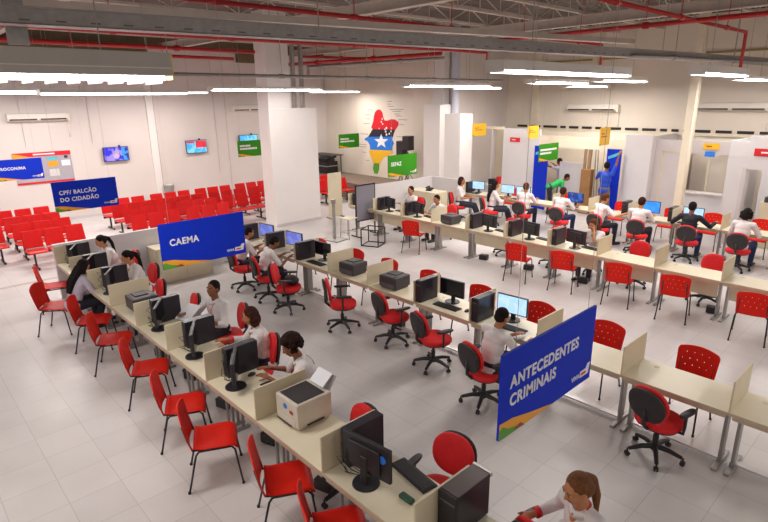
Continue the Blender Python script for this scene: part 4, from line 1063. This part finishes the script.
# booth contents
def prop(name, lo, hi, m, lb, cat, bevel=.004):
    o = MB().b2([a-b for a, b in zip(lo, ((lo[0]+hi[0])/2, (lo[1]+hi[1])/2, lo[2]))], [a-b for a, b in zip(hi, ((lo[0]+hi[0])/2, (lo[1]+hi[1])/2, lo[2]))]).build(name, m, bevel=bevel)
    o.location = ((lo[0]+hi[0])/2, (lo[1]+hi[1])/2, lo[2]); return tag(o, lb, cat)
def rollup(x, y, w, h, rz, lb):
    r = empty('roll_up_banner', (x, y, 0), rz, lb, 'banner stand')
    MB().b2((-w/2, -.006, .08), (w/2, .006, h)).build('print_sheet', 'blue_banner', r)
    MB().b2((-w/2-.02, -.06, 0), (w/2+.02, .06, .08)).build('base', 'silver', r, bevel=.01)
    MB().b2((-w/2, -.015, h), (w/2, .015, h+.02)).build('top_bar', 'silver', r)
    MB().prism([(-w*.4, h*.86), (w*.1, h*.90), (w*.4, h*.95), (w*.4, h*.97), (-w*.4, h*.90)], (0, -.007, 0), (1, 0, 0), (0, 0, 1), (0, -1, 0), .001).build('print_stripe', 'cyan_print', r)
    return r
rollup(-9.72, 16.2, .60, 2.16, R(-12), 'blue roll-up banner left of the booth opening')
rollup(-7.36, 16.38, .44, 2.18, R(3), 'blue roll-up banner behind the man reaching up')
prop('board_sheet', (-9.45, 16.95, 0), (-8.55, 16.99, 1.62), 'lowwall', 'pale grey sheet standing in the booth behind the green-shirted person', 'board')
r = empty('cardboard_roll', (-8.42, 16.9, 0), 0, 'tall brown cardboard rolls and laths leaning in the booth', 'rolls', None)
MB().cyl((-.12, 0, 0), (-.16, .1, 2.3), .05, n=10).cyl((.0, 0, 0), (.02, .08, 2.4), .06, n=10).build('thin_roll', 'wood', r, auto=40)
MB().b2((-.16, -.12, 0), (.18, .10, 1.45)).build('carton', 'cardboard', r, bevel=.01)
MB().cyl((.25, .1, 0), (.14, .15, 2.3), .018, n=8).cyl((.36, .1, 0), (.22, .15, 2.2), .018, n=8).build('lath', 'galv', r)
prop('shelf_box', (-11.95, Y1-.1, .64), (-11.62, Y1+.15, .86), 'black', 'black box on the left booth sill', 'box')
prop('shelf_folder', (-11.60, Y1-.1, .64), (-11.46, Y1+.15, .96), 'red_print', 'red folder standing on the left booth sill', 'folder')
r = empty('laser_printer', (-3.0, 16.1, 1.15), 0, 'flat black printer on top of the tall cream cabinet at right', 'printer')
MB().b2((-.28, -.2, 0), (.28, .2, .14)).build('printer_body', 'printer_dark', r, bevel=.012)
MB().b2((-.22, -.15, .14), (.22, .15, .16)).build('lid', 'black', r, bevel=.004)

# ------------------------------------------------------------ PEOPLE
DG = None
def remesh(mb, name, m, parent, voxel, it=2):
    me = mb.mesh(name, m, True); o = bpy.data.objects.new(name, me); COL.objects.link(o)
    md = o.modifiers.new('r', 'REMESH'); md.mode = 'VOXEL'; md.voxel_size = voxel; md.use_smooth_shade = True
    if it: s = o.modifiers.new('s', 'SMOOTH'); s.factor = .5; s.iterations = it
    dg = bpy.context.evaluated_depsgraph_get(); nm = bpy.data.meshes.new_from_object(o.evaluated_get(dg))
    o.modifiers.clear(); o.data = nm; bpy.data.meshes.remove(me); nm.name = name
    if not nm.materials: nm.materials.append(M[m])
    nm.polygons.foreach_set('use_smooth', [True]*len(nm.polygons)); o.parent = parent
    return o

def ik(a, b, l1, l2, pole):
    d = b-a; L = d.length
    if L > (l1+l2)*.995: d = d*((l1+l2)*.995/L); b = a+d; L = d.length
    u = d.normalized(); x = (l1*l1-l2*l2+L*L)/(2*L); h = math.sqrt(max(0, l1*l1-x*x))
    p = (pole - u*pole.dot(u)); p = p.normalized() if p.length > 1e-4 else u.orthogonal()
    return a+u*x+p*h, b

def person(x, y, rz, label, skin='skin_tan', hair=('short', 'hair_black'), shirt='shirt_white', trousers='trouser_dark', lean=14, side=0,
           hz=.495, head=(0, 18), hands=((-.16, .42, .80), (.16, .42, .80)), sleeve=1.45, sit=True, cuffs=None, feet=None, voxel=.0105, female=False,
           z0=0, scale=1.0, lanyard=False, curl=.5, group=None, seat_back=True):
    r = empty('person', (x, y, z0), rz, label, 'person', group); r.scale = (scale,)*3
    H = Vector((0, 0, hz if sit else .93))
    T_ = (Matrix.Rotation(R(side), 3, 'Y') @ Matrix.Rotation(R(-lean), 3, 'X'))
    tz, tx, ty = T_ @ Vector((0, 0, 1)), T_ @ Vector((1, 0, 0)), T_ @ Vector((0, 1, 0))
    def tp(a, b, c): return H + tx*a + ty*b + tz*c
    sw = .165 if female else .185
    N = tp(0, -.005, .50); sh = {-1: tp(-sw, 0, .455), 1: tp(sw, 0, .455)}
    HR = T_.lerp(Matrix.Identity(3), .5) if False else (Matrix.Rotation(R(head[0]), 3, 'Z') @ Matrix.Rotation(R(-lean*.55-head[1]*.6), 3, 'X'))
    hc = N + tz*.055 + HR @ Vector((0, .03, .115))
    def hp(a, b, c): return hc + HR @ Vector((a, b, c))
    body = MB(); sm = MB(); tr = MB()
    # torso
    k = .92 if female else 1.0
    for (b, c, rx, ry, rz_) in ((0, .0, .155*(1.06 if female else 1), .115, .11), (.0, .14, .130*k, .098, .13), (0, .28, .150*k, .108, .14), (.0, .38, .150*k, .10, .10)):
        body.ell(tp(0, b, c), (rx, ry, rz_), T_)
        sm.ell(tp(0, b, c), (rx+.016, ry+.016, rz_+.014), T_)
    body.cap(sh[-1], sh[1], .052); sm.cap(sh[-1], sh[1], .064)
    sm.cap(tp(-.07, 0, .475), tp(.07, 0, .475), .052)
    if female:
        for s in (-1, 1): sm.ell(tp(s*.07, .095, .29), (.062, .05, .06), T_)
    body.cap(tp(0, -.005, .44), hp(0, -.012, -.06), .055, .050)
    # head
    body.ell(hp(0, -.012, .018), (.074, .092, .088), HR); body.ell(hp(0, .024, -.042), (.056, .062, .070), HR)
    body.ell(hp(0, .052, -.092), (.024, .022, .020), HR); body.cap(hp(0, .082, .004), hp(0, .098, -.030), .009, .014)
    for s in (-1, 1):
        body.ell(hp(s*.075, -.008, -.016), (.011, .020, .030), HR); body.ell(hp(s*.034, .058, -.030), (.022, .022, .022), HR)
        body.ell(hp(s*.034, .070, .026), (.022, .012, .008), HR)
    for s in (-1, 1):
        e = MB(); e2 = MB(); br = MB()
        e.ell(hp(s*.031, .0740, .004), (.0105, .0085, .0055), HR, 10, 7); e2.ell(hp(s*.031, .0825, .003), (.006, .004, .0065), HR, 8, 6)
        br.cap(hp(s*.018, .085, .024), hp(s*.046, .077, .026), .0045, .0035, 6)
        eo = e.build('eye', 'eye_white', r, smooth=True); e2.build('pupil', 'black_print', eo, smooth=True); br.build('eyebrow', hair[1], r, smooth=True)
    # arms
    L1, L2 = .285, .255; slv = MB(); cf = MB()
    for s, hd in ((-1, hands[0]), (1, hands[1])):
        w = Vector(hd); el, w = ik(sh[s], w, L1, L2, Vector((s*.55, -.45, -.75)))
        body.cap(sh[s], el, .044, .036); body.cap(el, w, .037, .024)
        tot = sleeve
        if tot > 0:
            a = min(1, tot); sm.cap(sh[s], sh[s].lerp(el, a), .060, .050)
            if tot > 1: sm.cap(el, el.lerp(w, tot-1), .049, .040)
            if cuffs:
                p = el.lerp(w, tot-1) if tot > 1 else sh[s].lerp(el, a); d = (w-el).normalized() if tot > 1 else (el-sh[s]).normalized()
                cf.cyl(p-d*.004, p+d*.036, .044, .043, 16)
        d = (w-el).normalized(); d = (d + Vector((0, .25, -.05))).normalized()
        n = Vector((0, 0, -1)); n = (n-d*n.dot(d)).normalized(); sd = d.cross(n)*(1 if s > 0 else -1)
        rot = Matrix((sd, d, -n)).transposed()
        pc = w+d*.045; body.ell(pc, (.040, .052, .017), rot); body.cap(w-d*.01, w+d*.02, .024, .026)
        for q, (off, ln) in enumerate(((-.030, .068), (-.011, .078), (.010, .072), (.029, .056))):
            p = w+d*.080+sd*off*.95; c_ = curl
            dd = (d + sd*off*1.5).normalized()
            for j in range(3):
                a = c_*(.55+.5*j)*.55; dd = (dd*math.cos(a)+n*math.sin(a)).normalized()
                q_ = p+dd*ln*(.45, .32, .26)[j]; body.cap(p, q_, .0092-.0008*j, .0086-.0008*j, 8); p = q_
        # thumb: from the inner side of palm near its base
        p = w+d*.022-sd*.030; dd = (d*.65-sd*.75+n*.25).normalized()
        for j in range(2):
            q_ = p+dd*(.042, .032)[j]; body.cap(p, q_, .0115-.001*j, .010-.001*j, 8); p = q_; dd = (dd+d*.5+n*.3).normalized()
    # legs
    ft = feet or ((-.12, .42), (.12, .42)) if sit else (feet or ((-.10, .02), (.10, .02)))
    shoes = MB()
    for s, (fx, fy) in ((-1, ft[0]), (1, ft[1])):
        hp_ = H+Vector((s*.085, 0, -.01)); an = Vector((fx, fy, .085))
        kn, an = ik(hp_, an, .43, .41, Vector((s*.12, 1, .6 if sit else .1)))
        body.cap(hp_, kn, .072, .052); body.cap(kn, an, .050, .034)
        tr.cap(hp_, kn, .090, .064); tr.cap(kn, an+Vector((0, 0, .02)), .062, .052)
        body.cap(an, Vector((an.x, an.y+.09, .04)), .032, .030)
        shoes.cap(Vector((an.x, an.y-.03, .042)), Vector((an.x+s*.015, an.y+.16, .036)), .042, .034)
        shoes.cap(Vector((an.x, an.y-.02, .05)), Vector((an.x, an.y+.02, .08)), .045, .042)
    tr.ell(H+Vector((0, 0, .0)), (.165, .13, .10)); tr.ell(tp(0, 0, .05), (.162, .124, .08), T_)
    remesh(body, 'body', skin, r, voxel, 2)
    so = remesh(sm, 'shirt', shirt, r, voxel*1.25, 3)
    if cuffs: cf.build('cuff', cuffs, so, smooth=True)
    col = MB(); cc = tp(0, .004, .495)
    m4 = Matrix.Translation(cc) @ T_.to_4x4(); n_ = 20; vs = []; fs = []
    for rr, zz, fy in ((.062, .0, .02), (.057, .032, .010), (.062, .034, .010), (.080, -.004, .026)):
        for q in range(n_):
            a = 2*PI*q/n_ + PI/2; op = abs(((q+n_/2) % n_)-n_/2)/(n_/2)
            vs.append((rr*math.cos(a), rr*math.sin(a)+fy, zz - (1-op)*.035))
    for j in range(3):
        for q in range(n_-0): fs.append((j*n_+q, j*n_+(q+1) % n_, (j+1)*n_+(q+1) % n_, (j+1)*n_+q))
    for q in range(n_): fs.append((3*n_+q, 3*n_+(q+1) % n_, (q+1) % n_, q))
    col.add(vs, fs, m4); col.build('collar', shirt, so, smooth=True)
    if cuffs:
        cl = MB(); cl.tube([tp(.058*math.cos(a), .012+.060*math.sin(a), .522-.05*max(0, math.sin(a))) for a in [2*PI*q/16 for q in range(17)]], .007, 6); cl.build('collar_lining', cuffs, so, smooth=True)
    remesh(tr, 'trousers', trousers, r, voxel*1.3, 2)
    shoes.build('shoes', 'shoe', r, smooth=True)
    mo = MB(); mo.ell(hp(0, .082, -.060), (.022, .007, .0065), HR, 10, 6); mo.build('mouth', 'lips', r, smooth=True)
    # hair
    h = MB(); st = hair[0]; rn = random.Random(int(abs(x*97)))
    h.ell(hp(0, -.026, .030), (.083, .094, .092), HR)
    if st == 'short': h.ell(hp(0, -.04, -.012), (.076, .075, .07), HR)
    if st in ('bob', 'long', 'ponytail'): h.ell(hp(0, -.045, .0), (.086, .080, .085), HR)
    if st == 'bob':
        for s in (-1, 1): h.cap(hp(s*.076, -.02, .02), hp(s*.080, -.022, -.085), .030, .026)
        h.ell(hp(0, -.065, -.055), (.088, .060, .085), HR)
        for q in range(26):
            a = rn.uniform(.9, 2*PI-.9)-PI/2+PI; z = rn.uniform(-.11, .05); h.ell(hp(.098*math.cos(a+PI), -.03+.085*math.sin(a+PI) if math.sin(a+PI) < .3 else -.03, z), .026)
    if st == 'long':
        for s in (-1, 1): h.cap(hp(s*.074, -.02, .02), hp(s*.076, -.03, -.12), .028, .028)
        b0 = hp(0, -.075, -.05); b1 = tp(0, -.125, .36); b2 = tp(.02, -.13, .20)
        for s in (-1, 0, 1): h.cap(b0+HR @ Vector((s*.05, 0, 0)), b1+tx*s*.055, .045, .042); h.cap(b1+tx*s*.055, b2+tx*s*.04, .040, .022)
    if st == 'ponytail':
        t0 = hp(0, -.095, .055); t1 = hp(0, -.128, .01); t2 = hp(-.01, -.120, -.12); t3 = hp(-.03, -.080, -.25)
        h.cap(t0, t1, .032, .036); h.cap(t1, t2, .036, .034); h.cap(t2, t3, .034, .014)
    if st == 'longpony':
        h.ell(hp(0, -.045, .0), (.086, .080, .085), HR)
        t = [hp(0, -.10, .03), hp(0, -.15, -.03), hp(0, -.16, -.14), hp(.0, -.13, -.27), hp(.0, -.11, -.38)]
        for q in range(4): h.cap(t[q], t[q+1], (.034, .038, .034, .028)[q], (.038, .034, .028, .014)[q])
    if st == 'curly':
        for q in range(230):
            a = rn.uniform(0, 2*PI); t = rn.uniform(-.75, 1.45); cx_, cy_, cz_ = math.cos(t)*math.cos(a), math.cos(t)*math.sin(a), math.sin(t)
            if cy_ > .35 and cz_ < .55: continue
            h.ell(hp(cx_*.112, -.035+cy_*.114, .028+cz_*.112), rn.uniform(.020, .029), None, 8, 6)
    remesh(h, 'hair', hair[1], r, .009, 1)
    if female:
        v = MB(); v.ell(tp(0, .080, .432), (.034, .031, .050), T_); v.build('neckline', skin, r, smooth=True)
    if lanyard:
        MB().tube([tp(-.05, .02, .52), tp(-.045, .125, .40), tp(0, .135, .25), tp(.045, .125, .40), tp(.05, .02, .52)], .005, 6).build('lanyard', 'red_print', r)
        MB().box(tp(0, .142, .21), (.055, .004, .08)).build('badge', 'white_print', r)
    return r

# left-hand row, clerks
NV = .0085
person(-11.30, 3.20, R(176), 'woman with long dark ponytail, seated farthest at the left-hand row', 'skin_light', ('longpony', 'hair_black'), lean=18, head=(6, 22), female=True, hands=((-.15, .44, .78), (.15, .44, .78)), sleeve=1.3)
person(-9.72, 3.14, R(176), 'woman with long dark hair in white, seated second at the left-hand row', 'skin_light', ('longpony', 'hair_black'), lean=16, head=(4, 22), female=True, hands=((-.15, .44, .78), (.15, .44, .78)), sleeve=1.3)
person(-7.02, 3.26, R(188), 'young man in white shirt looking up from a sheet of paper', 'skin_brown', ('short', 'hair_black'), lean=6, head=(14, -12), hands=((-.22, .36, .80), (.20, .42, .84)), sleeve=1.35, voxel=NV, lanyard=True)
person(-5.70, 3.24, R(156), 'woman with brown bob in white blouse with red cuffs at her keyboard', 'skin_tan', ('bob', 'hair_brown'), lean=14, head=(-4, 12), hands=((-.10, .46, .79), (.18, .48, .79)), sleeve=1.72, cuffs='red_print', female=True, voxel=NV)
person(-4.60, 3.20, R(150), 'woman with curly dark hair reaching to her keyboard behind the printer', 'skin_brown', ('curly', 'hair_dark'), lean=20, head=(-4, 26), hands=((-.08, .52, .80), (.16, .50, .80)), sleeve=1.1, female=True, voxel=NV)
person(-1.34, 3.18, R(160), 'fair woman with ponytail and red collar at the bottom edge', 'skin_light', ('ponytail', 'hair_fair'), lean=6, head=(-8, 26), hands=((-.26, .30, .66), (.34, .20, .70)), sleeve=1.75, cuffs='red_print', female=True, voxel=.0075, hz=.50)
# visitor
person(-9.72, 1.98, R(14), 'woman visitor in lilac top leaning over the left-hand row', 'skin_tan', ('long', 'hair_black'), shirt='shirt_lilac', trousers='trouser_dark', lean=22, head=(10, 30), hands=((-.16, .42, .79), (.16, .42, .79)), sleeve=.8, female=True, feet=((-.1, .38), (.12, .30)))
# middle row
person(-9.95, 5.16, R(-18), 'clerk in white shirt half hidden by the blue CAEMA banner', 'skin_tan', ('short', 'hair_black'), lean=20, head=(0, 20), hands=((-.12, .48, .79), (.16, .50, .79)), sleeve=.9)
person(-8.98, 5.10, R(-16), 'dark-haired clerk in white shirt bending over the middle row', 'skin_brown', ('short', 'hair_black'), lean=24, head=(0, 34), hands=((-.12, .50, .79), (.16, .52, .79)), sleeve=.85, trousers='trouser_dark')
person(-3.60, 5.10, R(-12), 'clerk in white shirt writing beside the largest banner, seen from behind', 'skin_tan', ('short', 'hair_black'), lean=14, head=(0, 26), hands=((-.08, .50, .79), (.20, .48, .79)), sleeve=1.5, voxel=NV, trousers='trouser_dark')
# long row
person(-10.95, 11.38, R(172), 'boyish clerk in white shirt at the left end of the long row, upright', 'skin_tan', ('short', 'hair_black'), lean=6, head=(10, 0), sleeve=.9, hands=((-.16, .40, .79), (.16, .40, .79)))
person(-9.52, 11.05, R(172), 'clerk in white shirt leaning forward behind the charcoal printer', 'skin_tan', ('short', 'hair_black'), lean=18, head=(8, 6), sleeve=1.2, hands=((.02, .50, .79), (.30, .46, .79)))
person(-5.04, 10.84, R(176), 'woman visitor covering her face with her hand, behind the long row', 'skin_light', ('long', 'hair_auburn'), lean=16, head=(0, 26), sleeve=.8, hands=((-.06, .28, 1.10), (.16, .44, .79)), female=True, shirt='shirt_white', hz=.55)
# rearmost row
person(-10.72, 13.26, R(-62), 'woman in white shirt seated sideways at the left of the rearmost row', 'skin_tan', ('bob', 'hair_brown'), lean=2, head=(6, 4), sleeve=.8, hands=((-.10, .30, .70), (.10, .34, .70)), female=True, feet=((-.1, .60), (.12, .58)), scale=1.07)
person(-9.52, 13.28, R(-42), 'woman with long black hair seated second from left, rearmost row', 'skin_tan', ('long', 'hair_black'), lean=6, head=(0, 6), sleeve=1.3, hands=((-.12, .42, .78), (.12, .42, .78)), female=True, feet=((-.1, .52), (.12, .56)), scale=1.07)
person(-8.56, 13.50, R(4), 'clerk in white shirt seen from behind, before the third bright screen', 'skin_tan', ('short', 'hair_auburn'), lean=6, head=(0, 8), sleeve=.9, scale=1.07)
person(-7.42, 13.48, R(-8), 'broad-backed man in white shirt at the rearmost row', 'skin_brown', ('short', 'hair_brown'), lean=8, head=(0, 8), sleeve=.9, hands=((-.24, .44, .79), (.2, .46, .79)), trousers='trouser_blue', scale=1.07)
person(-6.25, 13.32, R(-28), 'reddish-haired clerk in white stretching an arm to the right', 'skin_light', ('short', 'hair_auburn'), lean=12, head=(0, 22), sleeve=.85, hands=((-.1, .44, .79), (.38, .46, .82)), scale=1.07)
person(-5.26, 13.38, R(0), 'clerk in white shirt before the vivid blue screen', 'skin_tan', ('short', 'hair_brown'), lean=8, head=(0, 16), sleeve=.9, scale=1.07)
person(-4.17, 13.54, R(0), 'person in dark suit with arms spread on the desk', 'skin_brown', ('short', 'hair_black'), shirt='suit', lean=8, head=(0, 6), sleeve=1.85, hands=((-.42, .40, .80), (.40, .42, .82)), trousers='trouser_blue', scale=1.07)
person(-3.10, 13.54, R(-6), 'woman with straight black hair in white at the right end of the rearmost row', 'skin_tan', ('bob', 'hair_black'), lean=10, head=(0, 20), sleeve=1.3, female=True, trousers='trouser_blue', scale=1.07)
# standing
person(-9.20, 15.95, R(-55), 'person in green shirt bending down at the booth opening', 'skin_brown', ('short', 'hair_black'), shirt='shirt_green', sit=False, lean=62, head=(0, -10), hands=((-.15, .62, .72), (.18, .60, .70)), sleeve=.9, trousers='trouser_dark', scale=.95)
person(-9.48, 17.25, R(80), 'person behind the pale sheet reaching towards the green banner', 'skin_brown', ('short', 'hair_black'), shirt='shirt_lilac', sit=False, lean=14, head=(0, 8), hands=((-.30, .52, 1.60), (.16, .56, 1.45)), sleeve=.5)
person(-7.34, 15.90, R(-8), 'man in bright blue shirt reaching up with one arm at the booth', 'skin_brown', ('short', 'hair_black'), shirt='shirt_blue', sit=False, lean=2, head=(20, 6), hands=((-.32, .36, 1.30), (.26, .16, 2.00)), sleeve=.75, trousers='trouser_grey', scale=1.08)
o = MB().box((0, 0, 0), (.26, .003, .30), rx=R(-62)).build('paper_sheet', 'paper'); o.location = (-7.12, 2.84, .87); o.rotation_euler = (0, 0, R(20)); tag(o, 'white sheet of paper held by the young man', 'paper')
# bag on a middle-row chair
o = MB().ell((0, 0, .09), (.17, .12, .09)).cap((-.1, 0, .15), (.1, 0, .15), .02).build('black_bag', 'bag', smooth=True); o.location = (-8.02, 5.16, .49); tag(o, 'black bag lying on the red office chair of the middle row', 'bag')
